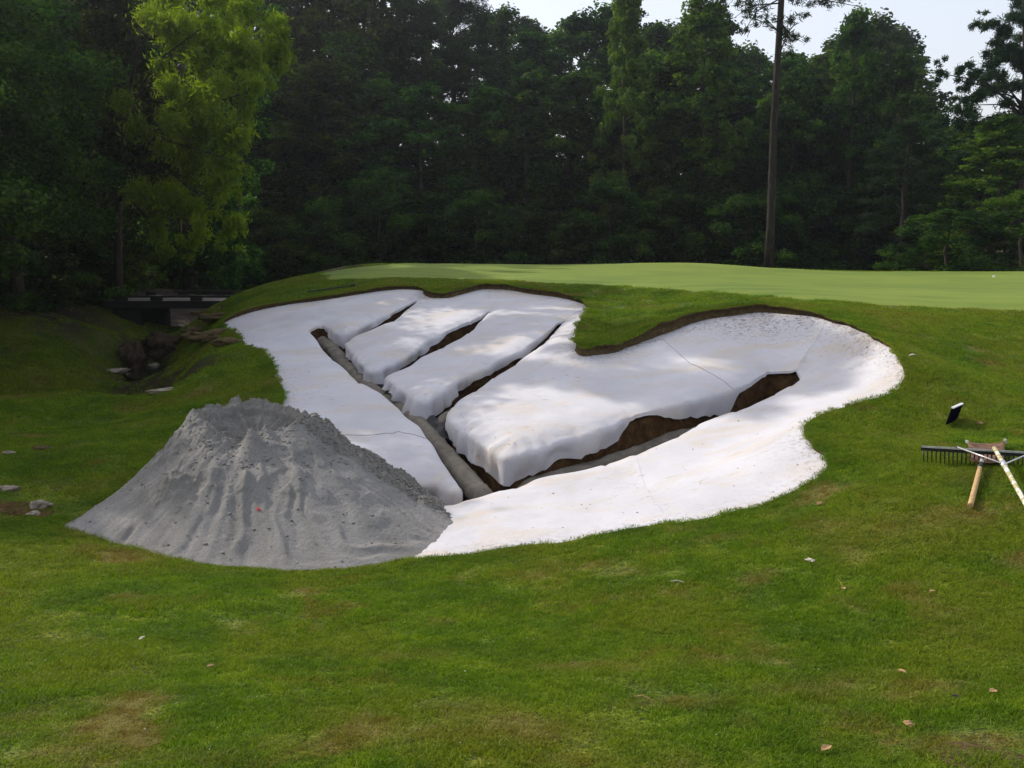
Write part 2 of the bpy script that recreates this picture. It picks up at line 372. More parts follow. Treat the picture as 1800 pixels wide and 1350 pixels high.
m, nt, b, o = newmat('peeling_handle'); p = nd(nt, 'ShaderNodeTexCoord').outputs['Object']
c = mix(nt, ramp(nt, nz(nt, p, 16, 6, 0.8), [(0.46, (0, 0, 0)), (0.50, (1, 1, 1))]), (0.70, 0.69, 0.66), (0.36, 0.32, 0.12))
c = mix(nt, ramp(nt, nz(nt, p, 60, 3, 0.8), [(0.62, (0, 0, 0)), (0.66, (1, 1, 1))]), c, (0.04, 0.035, 0.03))
nt.links.new(c, b.inputs['Base Color']); b.inputs['Roughness'].default_value = 0.6; M['peel'] = m
m, nt, b, o = newmat('creek_water'); b.inputs['Base Color'].default_value = (0.02, 0.022, 0.015, 1); b.inputs['Roughness'].default_value = 0.08
nt.links.new(bump(nt, nz(nt, wpos(nt), 12, 3, 0.6), 0.2, 0.02), b.inputs['Normal']); M['water'] = m

# ------------------------------------------------------------------ surveyed shapes: bunker outline, trench rims, ground heights
OUT = [(386,573,17.5,.07),(403,562,17.7,.08),(438,550,17.8,.09),(516,534,18,.10),(574,527,18,.10),(621,519,18,.10),(676,511,18,.10),(711,508,18,.10),(742,511,17.6,.10),(748,521,17,.20),
 (757,526,16.9,.22),(788,525,16.8,.20),(816,517,17,.15),(847,509,17.3,.13),(886,509,17.1,.13),(924,515,16.8,.13),(963,521,16.4,.13),(1002,527,16,.12),(1029,536,15.6,.13),(1037,550,14.6,.16),
 (1029,569,13.8,.17),(1018,589,12.9,.18),(1012,604,12.3,.18),(1012,617,11.8,.18),(1024,628,11.5,.17),(1073,622,11.7,.17),(1116,607,12,.17),(1159,591,12.3,.18),(1213,570,12.6,.19),(1252,560,12.7,.19),
 (1299,554,12.7,.19),(1330,550,12.6,.17),(1369,551,12.4,.15),(1408,554,12.1,.12),(1447,562,11.8,.09),(1486,572,11.4,.08),(1524,586,10.9,.08),(1556,605,10.4,.08),(1579,628,9.9,.08),(1592,652,9.4,.07),
 (1591,671,9.15,.04),(1583,690,8.9,.03),(1556,700,8.8,.03),(1524,708,8.7,.03),(1486,720,8.5,.03),(1447,731,8.35,.03),(1423,745,8.15,.04),(1415,760,7.95,.04),(1419,772,7.8,.04),(1439,794,7.52,.04),
 (1460,802,7.4,.04),(1462,815,7.25,.03),(1454,831,7.15,.03),(1427,854,7.0,.03),(1400,869,6.9,.03),(1349,893,6.8,.03),(1291,904,6.77,.03),(1233,918,6.75,.03),(1174,926,6.75,.03),(1116,936,6.75,.03),
 (1058,945,6.76,.03),(980,961,6.75,.03),(900,968,6.73,.03),(820,980,6.7,.03),(725,990,6.65,.03),(640,1000,6.6,.03),(560,1003,6.6,.03),(400,990,6.7,.02),
 (300,930,7.3,.02),(330,860,8.3,.02),(430,780,9.7,.03),(493,721,11,.08),(499,698,11.6,.09),(481,667,12.4,.09),(477,643,13.2,.09),(458,624,14,.09),(423,610,14.8,.09),(419,597,15.5,.09),(403,585,16.5,.08)]
FIN = [(750,850,8.7),(900,900,7.6),(1100,860,8),(1250,820,8),(1350,760,8.8),(1450,680,9.9),(1500,620,10.8),(1350,600,11.6),(1250,640,11),(1200,700,10),(1100,700,10.3),(1050,660,11),
 (950,740,9.6),(850,760,9.6),(900,650,11.8),(800,650,12.2),(700,620,13.6),(600,700,11.3),(500,620,14.3),(600,560,15.9),(700,550,16),(830,540,15.8),(950,550,15),(850,600,13.4),(650,790,9.5),(560,900,8.1)]
outw = np.array([P3(a, b_, c_) + (h,) for a, b_, c_, h in OUT])
F = TPS([tuple(r[:3]) for r in outw] + [P3(*q) for q in FIN], 0.02)
RING = resample(outw[:, [0, 1, 3]], 0.06, True, 3)          # x, y, lip height
if area2(RING) < 0: RING = RING[::-1].copy()
# tiny raggedness of the cut turf edge
nn = ringnormals(RING); s_ = np.arange(len(RING)) * 0.06
RING[:, 2] *= 0.74 * (1 + 0.45 * noise3(s_ * .9, 11.0) + 0.25 * noise3(s_ * 4.1, 5.0))
RING[:, :2] += nn * (0.035 * noise3(s_ * 1.7, 3.1) + 0.015 * noise3(s_ * 6, 8.8))[:, None]
nn = ringnormals(RING)                                       # outward (ccw ring, right-hand normal)
EDGE = RING.copy(); EDGE[:, :2] -= nn * (0.012 + 0.25 * RING[:, 2:3] * 0.15)
fz = F(RING[:, 0], RING[:, 1])
Gpts = [(1, 1)]
GC = [(-200,1350,3.15),(0,1350,3.1),(450,1350,3.05),(900,1350,3.0),(1350,1350,2.95),(1800,1350,2.85),(2100,1350,2.8),(0,1150,4.48),(450,1150,4.48),(900,1150,4.4),(1350,1150,4.2),(1800,1150,3.95),
 (0,1000,6.0),(300,1040,5.64),(1350,1000,5.45),(1600,1000,5.2),(1800,1000,5.0),(2000,1000,4.9),(1550,880,6.25),(1800,880,6.0),(1650,800,7.1),(1800,800,6.95),(1550,760,8.0),(1700,720,8.5),(1800,700,8.9),
 (1680,640,10.2),(1800,620,11),(1650,570,12),(1800,570,12.4),(1600,540,13.4),(1800,545,13.2),(2000,545,13),(1400,520,14.2),(1250,510,15.5),(1100,500,17.2),(1100,545,14.6),(1060,585,13.0),(900,492,18.5),(750,493,19.0),(620,503,18.9),(500,520,18.9),
 (420,541,18.7),(600,477,22),(640,470,24),(700,466.5,26),(900,468,27),(1100,465,26),(1200,463,25),(1300,469,24.5),(1350,475,24),(1450,485,22),(1550,484,23),(1650,482,23.5),(1800,480,24),(1950,479,24),
 (900,480,22),(1100,482,21),(1300,495,18),(1500,510,16.5),(1700,510,17),(560,489,20.5),(520,500,20.2),
 (0,900,7.5),(0,800,9.2),(200,780,9.7),(250,820,8.9),(90,880,7.9),(0,700,12.5),(150,690,13),(280,722,11.6),(380,700,12),(430,650,13.2),(340,640,14.3),(205,672,16.6),(250,702,15.2),(290,716,13.9),(286,716,12.2),(200,742,11.5),(340,662,13.2),(372,640,13.9),(150,662,16.2),(200,600,19.5),(350,562,20.0),(290,578,23.5),
 (100,620,17),(0,620,16.5),(0,540,24),(170,538,23.5),(420,530,22.5),(300,510,30),(500,503,27)]
gp = [P3(*q) for q in GC]
for i in range(0, len(EDGE), 9): gp.append((EDGE[i, 0], EDGE[i, 1], fz[i] + EDGE[i, 2] + 0.0))
gp += [(-8.2,22.6,-1.15),(-8.4,26,-1.25),(-9,32,-1.2),(-7.4,19.5,-1.35),(-6.9,17.6,-1.3)]
for X in (-6, 0, 6, 12, 18): gp += [(X, 31, 0.1), (X, 38, -0.6)]
for X in (-60, -40, -25, -12, 0, 12, 25, 40, 60): gp += [(X, 50, -0.4), (X, 75, 0.0), (X, 110, 0.3)]
for X in (-60, -35, -20): gp += [(X, 10, -0.4), (X, 25, -0.2)]
for X in (25, 40, 60): gp += [(X, 12, 0.5), (X, 28, 0.4)]
for X in (-60, -20, 0, 20, 60): gp += [(X, -12, 0.1), (X, -40, 0.0)]
gp += [(0, 0, -0.02), (-4, 0, -.05), (4, 0, .03), (-6, 5, -.5), (6, 4, -.05)]
_G = TPS(gp, 0.01)
def G(x, y):
    x = np.asarray(x, float); y = np.asarray(y, float)
    r = np.sqrt(x * x + (y - 20) ** 2); k = sstep(60, 130, r)
    return _G(np.clip(x, -110, 110), np.clip(y, -60, 130)) * (1 - k) + 0.3 * k
# trench rims (pixel of the rim on the cloth surface, drop of the cloth over the edge, folds)
RIM = [(610,925,.1,0),(700,903,.12,0),(745,889,.15,0),(823,873,.16,0),(867,860,.16,0),(903,854,.15,0),(926,846,.15,0),(939,837,.15,0),(964,832,.15,0),(1016,824,.14,0),(1079,808,.14,0),(1118,794,.13,0),(1156,780,.13,0),
 (1194,762,.13,0),(1233,737,.12,0),(1276,722,.12,0),(1311,714,.12,0),(1349,696,.1,0),(1388,673,.08,0),(1412,658,.04,0),(1402,646,.03,0),(1375,646,.03,0),(1350,643,.03,0),(1336,654,.05,0),(1314,667,.05,0),(1291,676,.07,0),
 (1283,678,.22,.3),(1248,686,.20,.3),(1213,696,.19,.3),(1180,706,.16,.2),(1160,711,.10,0),(1136,718,.04,0),(1100,730,.04,0),(1091,734,.20,.5),(1058,748,.19,.5),(1019,757,.19,.6),(980,767,.20,.8),(935,782,.24,1),(896,795,.26,1),
 (875,787,.28,1),(858,772,.26,1),(834,757,.26,1),(809,741,.24,1),(794,728,.2,1),(793,716,.14,.5),(808,698,.1,0),(839,682,.08,0),(866,659,.06,0),(897,643,.06,0),(925,622,.06,0),(956,601,.05,0),(987,569,.04,0),(997,559,.02,0),
 (979,565,.02,0),(956,584,.06,0),(917,611,.10,.2),(870,630,.12,.3),(855,641,.12,.4),(820,651,.13,.5),(788,672,.17,.6),(768,686,.24,.8),(748,699,.24,1),(735,694,.24,1),(722,686,.22,1),(703,674,.2,1),(685,662,.18,1),
 (684,655,.1,.5),(691,651,.07,0),(722,639,.06,0),(742,624,.06,0),(769,612,.06,0),(808,593,.05,0),(835,573,.04,0),(863,543,.02,0),(857,544,.04,0),(831,559,.05,0),(802,571,.05,0),(780,581,.05,0),(772,586,.12,.2),(748,595,.12,.4),(730,610,.12,.5),
 (699,629,.14,.7),(672,640,.22,.8),(655,647,.22,1),(644,637,.22,1),(629,620,.2,1),(613,604,.16,1),(611,599,.1,.5),(621,590,.06,0),(644,580,.05,0),(668,570,.05,0),(699,557,.04,0),(722,537,.03,0),(737,524,.02,0),(730,524,.03,0),(722,528,.02,0),(699,540,.05,.1),
 (676,550,.09,.3),(648,562,.12,.5),(621,575,.2,.8),(605,582,.2,1),(594,578,.2,1),(582,568,.14,1),(568,566,.05,0),(555,569,.05,0),(543,575,.05,0),
 (542,579,.08,0),(557,596,.1,0),(568,613,.1,0),(585,630,.1,0),(607,645,.1,0),(618,658,.1,0),(628,668,.1,0),(650,677,.1,0),(672,690,.1,0),(689,704,.1,0),(700,714,.1,0),(714,730,.1,0),(737,745,.1,0),(746,762,.1,0),(759,775,.1,0),(768,790,.1,0),(784,815,.12,0),
 (801,838,.15,0),(808,851,.2,.4),(800,851,.26,.9),(785,843,.28,1),(765,838,.28,1),(740,843,.26,1),(700,856,.2,.4),(650,868,.15,0),(590,890,.1,0)]
rp = np.array(RIM, float); rw = unproj(rp[:, 0], rp[:, 1], F)
HOLE = resample(np.c_[rw[:, :2], rp[:, 2:4]], 0.045, True, 2)
if area2(HOLE) > 0: HOLE = HOLE[::-1].copy()                 # clockwise: right-hand normal points into the trench
hn = ringnormals(HOLE)
for _ in range(3): hn = 0.5 * hn + 0.25 * (np.roll(hn, 1, 0) + np.roll(hn, -1, 0))
hn /= np.linalg.norm(hn, axis=1)[:, None] + 1e-9

# ------------------------------------------------------------------ ground
def cdt(points, edges, keep):
    r = delaunay_2d_cdt([Vector((float(a), float(b_))) for a, b_ in points], edges, [], 0, 1e-6)
    V = np.array([(v.x, v.y) for v in r[0]]); T = np.array([f for f in r[2] if len(f) == 3], int)
    c = V[T].mean(1); T = T[keep(c[:, 0], c[:, 1])]
    a = V[T]; cr = (a[:, 1, 0] - a[:, 0, 0]) * (a[:, 2, 1] - a[:, 0, 1]) - (a[:, 1, 1] - a[:, 0, 1]) * (a[:, 2, 0] - a[:, 0, 0])
    T[cr < 0] = T[cr < 0][:, ::-1]
    return V, T
ys = [1.2]
while ys[-1] < 700: ys.append(ys[-1] * 1.022 if ys[-1] < 60 else ys[-1] * 1.1)
gx = []
for Y in ys:
    k = np.linspace(-1.15, 1.15, 130 if Y < 60 else 40); gx.append(np.stack([k * Y, np.full_like(k, Y)], 1))
for Y in list(np.arange(1, -6, -1.0)) + [-10, -20, -40, -90, -200]:
    k = np.linspace(-60 + Y, 60 - Y, 25); gx.append(np.stack([k, np.full_like(k, Y)], 1))
for Y in np.arange(1, 60, 3.0): gx.append(np.stack([np.r_[-60, -40, -30, -20, 20, 30, 40, 60] * 1.0 + np.where(np.array([1]*4+[0]*4), -1, 1) * 1.15 * Y * 0, np.full(8, Y)], 1))
gx = np.vstack(gx); gx += rng.normal(size=gx.shape) * 0.003
ERING = EDGE[::1]
d = pdist(gx[:, 0], gx[:, 1], ERING[::2]); ins = inpoly(gx[:, 0], gx[:, 1], ERING[::2])
gx = gx[(~ins) & (d > 0.03)]
pts = np.vstack([ERING[:, :2], gx]); ne = len(ERING)
V, T = cdt(pts, [(i, (i + 1) % ne) for i in range(ne)], lambda x, y: ~inpoly(x, y, ERING[::1]))
gz = G(V[:, 0], V[:, 1])
dv = pdist(V[:, 0], V[:, 1], ERING[::2])
ez = F(ERING[:, 0], ERING[:, 1]) + ERING[:, 2]
near = np.argmin(((V[:, None, :] - ERING[None, ::4, :2]) ** 2).sum(-1), 1) if len(V) < 1 else None
# snap heights near the edge to the lip height
sel = np.where(dv < 0.5)[0]
ni = np.array([np.argmin((ERING[:, 0] - V[i, 0]) ** 2 + (ERING[:, 1] - V[i, 1]) ** 2) for i in sel])
w = 1 - sstep(0, 0.5, dv[sel])
gz[sel] = gz[sel] * (1 - w) + w * (G(V[sel, 0], V[sel, 1]) + (ez[ni] - G(ERING[ni, 0], ERING[ni, 1])))
gz += 0.012 * fbm(V[:, 0] * 1.3, V[:, 1] * 1.3, o=3) * sstep(0, .6, dv) * (np.hypot(V[:, 0], V[:, 1]) < 60)
def litter_shade_f(x, y):
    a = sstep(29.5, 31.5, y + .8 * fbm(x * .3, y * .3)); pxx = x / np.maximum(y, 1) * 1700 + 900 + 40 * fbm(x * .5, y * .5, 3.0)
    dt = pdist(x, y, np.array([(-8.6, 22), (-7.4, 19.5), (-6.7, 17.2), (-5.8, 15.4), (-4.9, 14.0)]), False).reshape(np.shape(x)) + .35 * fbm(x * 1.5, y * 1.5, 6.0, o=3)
    a = np.maximum(a, .9 * (1 - sstep(.35, .9, dt)))  # shade of the ditch hollow painted into the ground colour
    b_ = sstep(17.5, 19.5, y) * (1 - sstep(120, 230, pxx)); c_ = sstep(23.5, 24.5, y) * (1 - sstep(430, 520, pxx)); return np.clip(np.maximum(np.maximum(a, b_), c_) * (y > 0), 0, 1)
gm_ = mk_mesh('ground', np.c_[V, gz], T, True); la_ = gm_.attributes.new('litter', 'FLOAT', 'POINT'); la_.data.foreach_set('value', litter_shade_f(V[:, 0], V[:, 1]).astype(np.float32)); la_ = gm_.attributes.new('dry', 'FLOAT', 'POINT'); la_.data.foreach_set('value', dryf(V[:, 0], V[:, 1]).astype(np.float32))
ground = link('ground', gm_, M['turf']); tagp(ground, kind='structure')
from mathutils.kdtree import KDTree
from mathutils.bvhtree import BVHTree
BV = BVHTree.FromPolygons([(*v, z) for v, z in zip(V.tolist(), gz.tolist())], T.tolist())
def gh(x, y):
    h = BV.ray_cast(Vector((x, y, 50)), Vector((0, 0, -1)))
    return h[0].z if h[0] is not None else float(G(x, y))
def gn(x, y):
    h = BV.ray_cast(Vector((x, y, 50)), Vector((0, 0, -1)))
    return h[1] if h[0] is not None else Vector((0, 0, 1))
def onground(px, py):                                        # where that pixel's ray meets the ground
    v = (675 - py) / FPX
    d = Vector(((px - 900) / FPX, math.cos(PITCH) + v * math.sin(PITCH), -math.sin(PITCH) + v * math.cos(PITCH)))
    h = BV.ray_cast(Vector((0, 0, EYE)), d.normalized())
    return h[0] if h[0] is not None else Vector(P3(px, py, 8))

# lip of soil between cloth and turf
n = len(RING); foot = F(RING[:, 0], RING[:, 1]) - 0.05
und = RING[:, :2] + nn * (0.25 * RING[:, 2:3] + 0.01)        # undercut
sx = np.arange(n) * 0.06
rows = [np.c_[RING[:, :2] - nn * 0.03, foot]]
for t in (0.25, 0.5, 0.75):
    jit = 0.02 * fbm(sx * 5, t * 9.0, o=3)
    q = RING[:, :2] * (1 - t) + und * t; q = q + nn * (jit * np.minimum(1, RING[:, 2] * 8))[:, None]
    rows.append(np.c_[q, (fz - 0.02) * (1 - t) + t * (ez - 0.02)])
rows.append(np.c_[und, ez - 0.028]); rows.append(np.c_[ERING[:, :2] - nn * 0.004, ez - 0.024]); rows.append(np.c_[ERING[:, :2] - nn * .002, ez + 0.001])
LV = np.vstack(rows); LF = []
for r in range(len(rows) - 1):
    for i in range(n): LF.append((r * n + i, r * n + (i + 1) % n, (r + 1) * n + (i + 1) % n, (r + 1) * n + i))
lip = link('bunker_lip', mk_mesh('bunker_lip', LV, np.array(LF), True), M['lip']); tagp(lip, kind='structure')

# putting green: smooth sheet a few mm over the ground
GRN = [(1960,552),(1800,547),(1650,541),(1500,534),(1400,527),(1300,519.5),(1200,511),(1100,504),(1000,499),(900,495),(800,491),(740,487.5),(680,489),(620,492),(570,496)]
gw = np.array([tuple(onground(a, b_))[:2] for a, b_ in GRN] + [P3(a, 480, b_)[:2] for a, b_ in ((555, 22), (600, 24.5), (680, 27.5), (800, 29), (1000, 29), (1200, 28), (1350, 26), (1450, 24.8), (1600, 25.5), (1800, 26), (1960, 26))])
GR = resample(gw[:, :2], 0.3, True, 3)
bx = np.mgrid[GR[:, 0].min():GR[:, 0].max():0.35, GR[:, 1].min():GR[:, 1].max():0.35].reshape(2, -1).T + rng.normal(size=(1, 2)) * 0.01
bx = bx[inpoly(bx[:, 0], bx[:, 1], GR)]; bx = bx[pdist(bx[:, 0], bx[:, 1], GR) > 0.1]
PV, PT = cdt(np.vstack([GR, bx]), [(i, (i + 1) % len(GR)) for i in range(len(GR))], lambda x, y: inpoly(x, y, GR))
pz = np.array([gh(a, b_) for a, b_ in PV]) + 0.022
pz[:len(GR)] -= 0.03 * (pdist(PV[:len(GR), 0], PV[:len(GR), 1], GR) < 0.01)
pg = link('putting_green', mk_mesh('putting_green', np.c_[PV, pz], PT, True), M['green']); tagp(pg, kind='structure')

# ------------------------------------------------------------------ bunker soil bed, trench walls and floor
nh = len(HOLE); HR = HOLE[:, :2] - hn * 0.015
gxs = np.mgrid[RING[:, 0].min():RING[:, 0].max():0.22, RING[:, 1].min():RING[:, 1].max():0.22].reshape(2, -1).T + 0.001
def seldist(P, rings, dmin):
    for R in rings: P = P[pdist(P[:, 0], P[:, 1], R) > dmin]
    return P
OR = RING[::2]
O2 = np.c_[OR[:, :2] + ringnormals(OR) * 0.05]
q = gxs[inpoly(gxs[:, 0], gxs[:, 1], O2) & ~inpoly(gxs[:, 0], gxs[:, 1], HR)]; q = seldist(q, [O2, HR], 0.07)
pts = np.vstack([O2, HR, q]); no = len(O2)
SV, ST = cdt(pts, [(i, (i + 1) % no) for i in range(no)] + [(no + i, no + (i + 1) % nh) for i in range(nh)], lambda x, y: inpoly(x, y, O2) & ~inpoly(x, y, HR))
bed = link('bunker_bed', mk_mesh('bunker_bed', np.c_[SV, F(SV[:, 0], SV[:, 1]) - 0.055 - 0.05 * np.exp(-pdist(SV[:, 0], SV[:, 1], HR) / .12)], ST, True), M['clay']); tagp(bed, kind='structure')
hz = F(HOLE[:, 0], HOLE[:, 1]); sx = np.arange(nh) * 0.045
DEP = 0.52
rows = []
for k, t in enumerate(np.linspace(0, 1, 9)):
    off = (0.03 * fbm(sx * 4, t * 4.0, o=4)) * (1 if k else 0) + 0.03 * t
    rows.append(np.c_[HR + hn * np.maximum(off, -0.01)[:, None] * 0.8, hz - 0.10 - (DEP - 0.10) * t])
WV = np.vstack(rows); WF = []
for r in range(8):
    for i in range(nh): WF.append((r * nh + i, r * nh + (i + 1) % nh, (r + 1) * nh + (i + 1) % nh, (r + 1) * nh + i))
tw = link('trench_wall', mk_mesh('trench_wall', WV, np.array(WF), True), M['clay']); tagp(tw, kind='structure')
TV, TT = cdt(HR, [(i, (i + 1) % nh) for i in range(nh)], lambda x, y: inpoly(x, y, HR))
tf = link('trench_floor', mk_mesh('trench_floor', np.c_[TV, F(TV[:, 0], TV[:, 1]) - DEP + 0.01], TT), M['clay']); tagp(tf, kind='structure')

# ------------------------------------------------------------------ geotextile sheets
def fabz(x, y):
    z = F(x, y)
    dh = pdist(x, y, HOLE); do = pdist(x, y, RING)
    z = z - 0.034 * np.exp(-(dh / 0.085) ** 2) + 0.012 * np.exp(-((dh - 0.3) / 0.2) ** 2)
    c2 = np.abs(fbm(x * 1.7 + 4, y * 1.7, 9.0, o=2)); z = z + 0.010 * np.exp(-(c2 / 0.03) ** 2) * np.exp(-(dh / .6) ** 2) * sstep(0, .05, dh)
    und = 0.014 * fbm(x * 1.2, y * 1.2, o=3) + 0.005 * noise3(x * 4.5, y * 4.5, 2.0)
    # long creases that run down towards the rims
    cr = np.abs(noise3(x * 2.2 + 0.6 * y, y * 0.55, 5.0)); und = und - 0.016 * np.exp(-(cr / 0.05) ** 2) * sstep(.1, .6, do)
    # fanning folds of the far right end
    cx, cy = P3(1410, 652, 10.3)[:2]; a = np.arctan2(y - cy, x - cx); r = np.hypot(x - cx, y - cy)
    wgt = sstep(0.4, 1.0, r) * sstep(-0.9, -0.3, a) * (1 - sstep(1.9, 2.4, a))
    und = und + wgt * (0.045 * noise3(a * 4.2, 1.7, 0.25 * r) + 0.022 * noise3(a * 10, 4.7, 0.4 * r))
    # hump of loose cloth along the left and front
    z = z + und * sstep(0.0, 0.12, do)
    ridge = pdist(x, y, RIDGE, False); z = z + 0.035 * np.exp(-(ridge / 0.05) ** 2)
    return z
RIDGE = unproj([1404, 1420, 1436, 1447], [646, 620, 600, 580], F)
SEAM = { # seam lines in the photograph: cloth sheets overlap along them
 'a': [(425,757),(470,760),(560,764),(640,765),(700,762),(748,766)], 'b': [(722,536),(737,524),(748,519),(748,505)], 'c': [(835,568),(863,543),(860,530),(856,500)], 'd': [(979,574),(997,559),(1015,552),(1045,545)],
 'e': [(793,716),(830,739),(900,733),(960,727),(1040,718),(1093,735)], 'f': [(1150,600),(1165,597),(1210,637),(1260,665),(1289,678)], 'g': [(1403,647),(1420,620),(1436,600),(1447,580),(1450,550)],
 'h': [(1115,794),(1130,845),(1150,885),(1190,935)], 'j': [(600,905),(580,950),(560,1012)], 'i': [(542,577),(470,600),(400,600)] }
seamw = {}
for k, v in SEAM.items():
    w_ = unproj([p[0] for p in v], [p[1] for p in v], F)[:, :2]; a_, b_ = w_[0] - w_[1], w_[-1] - w_[-2]
    w_ = np.vstack([w_[:1] + a_ / np.linalg.norm(a_) * .3, w_, w_[-1:] + b_ / np.linalg.norm(b_) * .3]); seamw[k] = resample(w_, 0.06, False)
def cloth_points(OUTR, dens):
    a = np.mgrid[OUTR[:, 0].min():OUTR[:, 0].max():dens, OUTR[:, 1].min():OUTR[:, 1].max():dens].reshape(2, -1).T
    return a + rng.normal(size=a.shape) * dens * 0.12
g1 = cloth_points(RING, 0.085)
CR = RING[:, :2] + nn * 0.0
inside = inpoly(g1[:, 0], g1[:, 1], CR) & ~inpoly(g1[:, 0], g1[:, 1], HOLE)
g1 = g1[inside]; g1 = seldist(g1, [CR, HOLE], 0.04)
# extra dense rows next to the trench rims
ex = np.vstack([HOLE[::1, :2] - hn * r for r in (0.04, 0.085, 0.14)])
ex = ex[inpoly(ex[:, 0], ex[:, 1], CR) & ~inpoly(ex[:, 0], ex[:, 1], HOLE)]; ex = ex[(pdist(ex[:, 0], ex[:, 1], HOLE) > 0.03) & (pdist(ex[:, 0], ex[:, 1], CR) > .03)]
dd_ = pdist(g1[:, 0], g1[:, 1], HOLE); g1 = g1[dd_ > 0.16]
pts = [CR, HOLE[:, :2]]; edges = [(i, (i + 1) % n) for i in range(n)] + [(n + i, n + (i + 1) % nh) for i in range(nh)]
base_i = n + nh
for k, sw in seamw.items():
    r = sw; pts.append(r); edges += [(base_i + i, base_i + i + 1) for i in range(len(r) - 1)]; base_i += len(r)
pts += [ex, g1]; pts = np.vstack(pts)
CV, CT = cdt(pts, edges, lambda x, y: inpoly(x, y, CR) & ~inpoly(x, y, HOLE))
# flood fill triangles into sheets, seams are barriers
segs = []
for k, sw in seamw.items():
    for i in range(len(sw) - 1): segs.append((sw[i, :2], sw[i + 1, :2]))
cen = CV[CT].mean(1)
emap = {}
for ti, t in enumerate(CT):
    for a, b_ in ((t[0], t[1]), (t[1], t[2]), (t[2], t[0])): emap.setdefault((min(a, b_), max(a, b_)), []).append(ti)
def crosses(p, q):
    for a, b_ in segs:
        d1 = (b_[0]-a[0])*(p[1]-a[1])-(b_[1]-a[1])*(p[0]-a[0]); d2 = (b_[0]-a[0])*(q[1]-a[1])-(b_[1]-a[1])*(q[0]-a[0])
        d3 = (q[0]-p[0])*(a[1]-p[1])-(q[1]-p[1])*(a[0]-p[0]); d4 = (q[0]-p[0])*(b_[1]-p[1])-(q[1]-p[1])*(b_[0]-p[0])
        if d1 * d2 < 0 and d3 * d4 < 0: return True
    return False
onseam = np.zeros(len(CV), bool)
for k, sw in seamw.items():
    onseam |= pdist(CV[:, 0], CV[:, 1], sw, False) < 1.5e-3
adj = [[] for _ in CT]
for (a, b_), ts in emap.items():
    if len(ts) == 2:
        if onseam[a] and onseam[b_]: continue
        adj[ts[0]].append(ts[1]); adj[ts[1]].append(ts[0])
lab = -np.ones(len(CT), int); cur = 0
for i in range(len(CT)):
    if lab[i] >= 0: continue
    st = [i]; lab[i] = cur
    while st:
        j = st.pop()
        for k in adj[j]:
            if lab[k] < 0: lab[k] = cur; st.append(k)
    cur += 1
cnt = np.bincount(lab); print('cloth pieces', sorted(cnt.tolist(), reverse=True)[:14])
# seeds that name the sheets
SEEDS = [((610,830), 'white liner sheet nearest the sand pile, its folded corner hanging into the trench'),
 ((560,700), 'long white liner sheet along the left side of the pipe trench'),
 ((650,535), 'white liner sheet at the far left under the low turf edge, first finger'),
 ((720,590), 'second white liner finger from the far left, between the two farthest slits'),
 ((830,620), 'third white liner finger, its frilled tip above a black plastic bundle'),
 ((930,780), 'white liner sheet over the wide front corner, ragged hem at the trench junction'),
 ((1080,680), 'white geotextile sheet behind the front corner, beside the pointed turf tongue'),
 ((1300,610), 'white liner sheet under the overhanging turf, littered with dirt crumbs'),
 ((1500,660), 'wide white liner sheet with fanned folds at the far right end'),
 ((900,920), 'white liner sheet along the near turf edge, streaked with clay')]
sw = unproj([s[0][0] for s in SEEDS], [s[0][1] for s in SEEDS], F)
sheetid = {}
for i, p in enumerate(sw):
    j = int(np.argmin((cen[:, 0] - p[0]) ** 2 + (cen[:, 1] - p[1]) ** 2)); sheetid.setdefault(int(lab[j]), i)
print('sheets', sheetid, [int(cnt[k]) for k in sheetid])
# unnamed scraps join the nearest named one
named = np.array([l in sheetid for l in lab])
if (~named).any():
    for i in np.where(~named)[0]:
        j = np.argmin(((cen[named] - cen[i]) ** 2).sum(1)); lab[i] = lab[named][j]
czz = fabz(CV[:, 0], CV[:, 1])
kd = KDTree(nh)
for i in range(nh): kd.insert((HOLE[i, 0], HOLE[i, 1], 0), i)
kd.balance()
for vi in range(len(CV)):
    _, idx, ds = kd.find((CV[vi, 0], CV[vi, 1], 0))
    if ds < 0.45 and HOLE[idx, 3] > 0: czz[vi] += HOLE[idx, 3] * (0.050 * float(noise3(idx * .045 * 7.5, 7.0)) + 0.02 * float(noise3(idx * .045 * 2.6, 0.3))) * math.exp(-ds / .18)
dirtv = np.exp(-pdist(CV[:, 0], CV[:, 1], RING) / 0.16)
cpx = np.array(unproj([1300, 1380, 1560], [560, 560, 620], F))
dirtv = np.clip(dirtv * 0.9 + 0.8 * np.exp(-(np.hypot(CV[:, 0] - cpx[0, 0], (CV[:, 1] - cpx[0, 1])) / 0.6) ** 2) + .5 * np.exp(-(np.hypot(CV[:, 0] - cpx[1, 0] , (CV[:, 1] - cpx[1, 1])) / 0.6) ** 2), 0, 1)
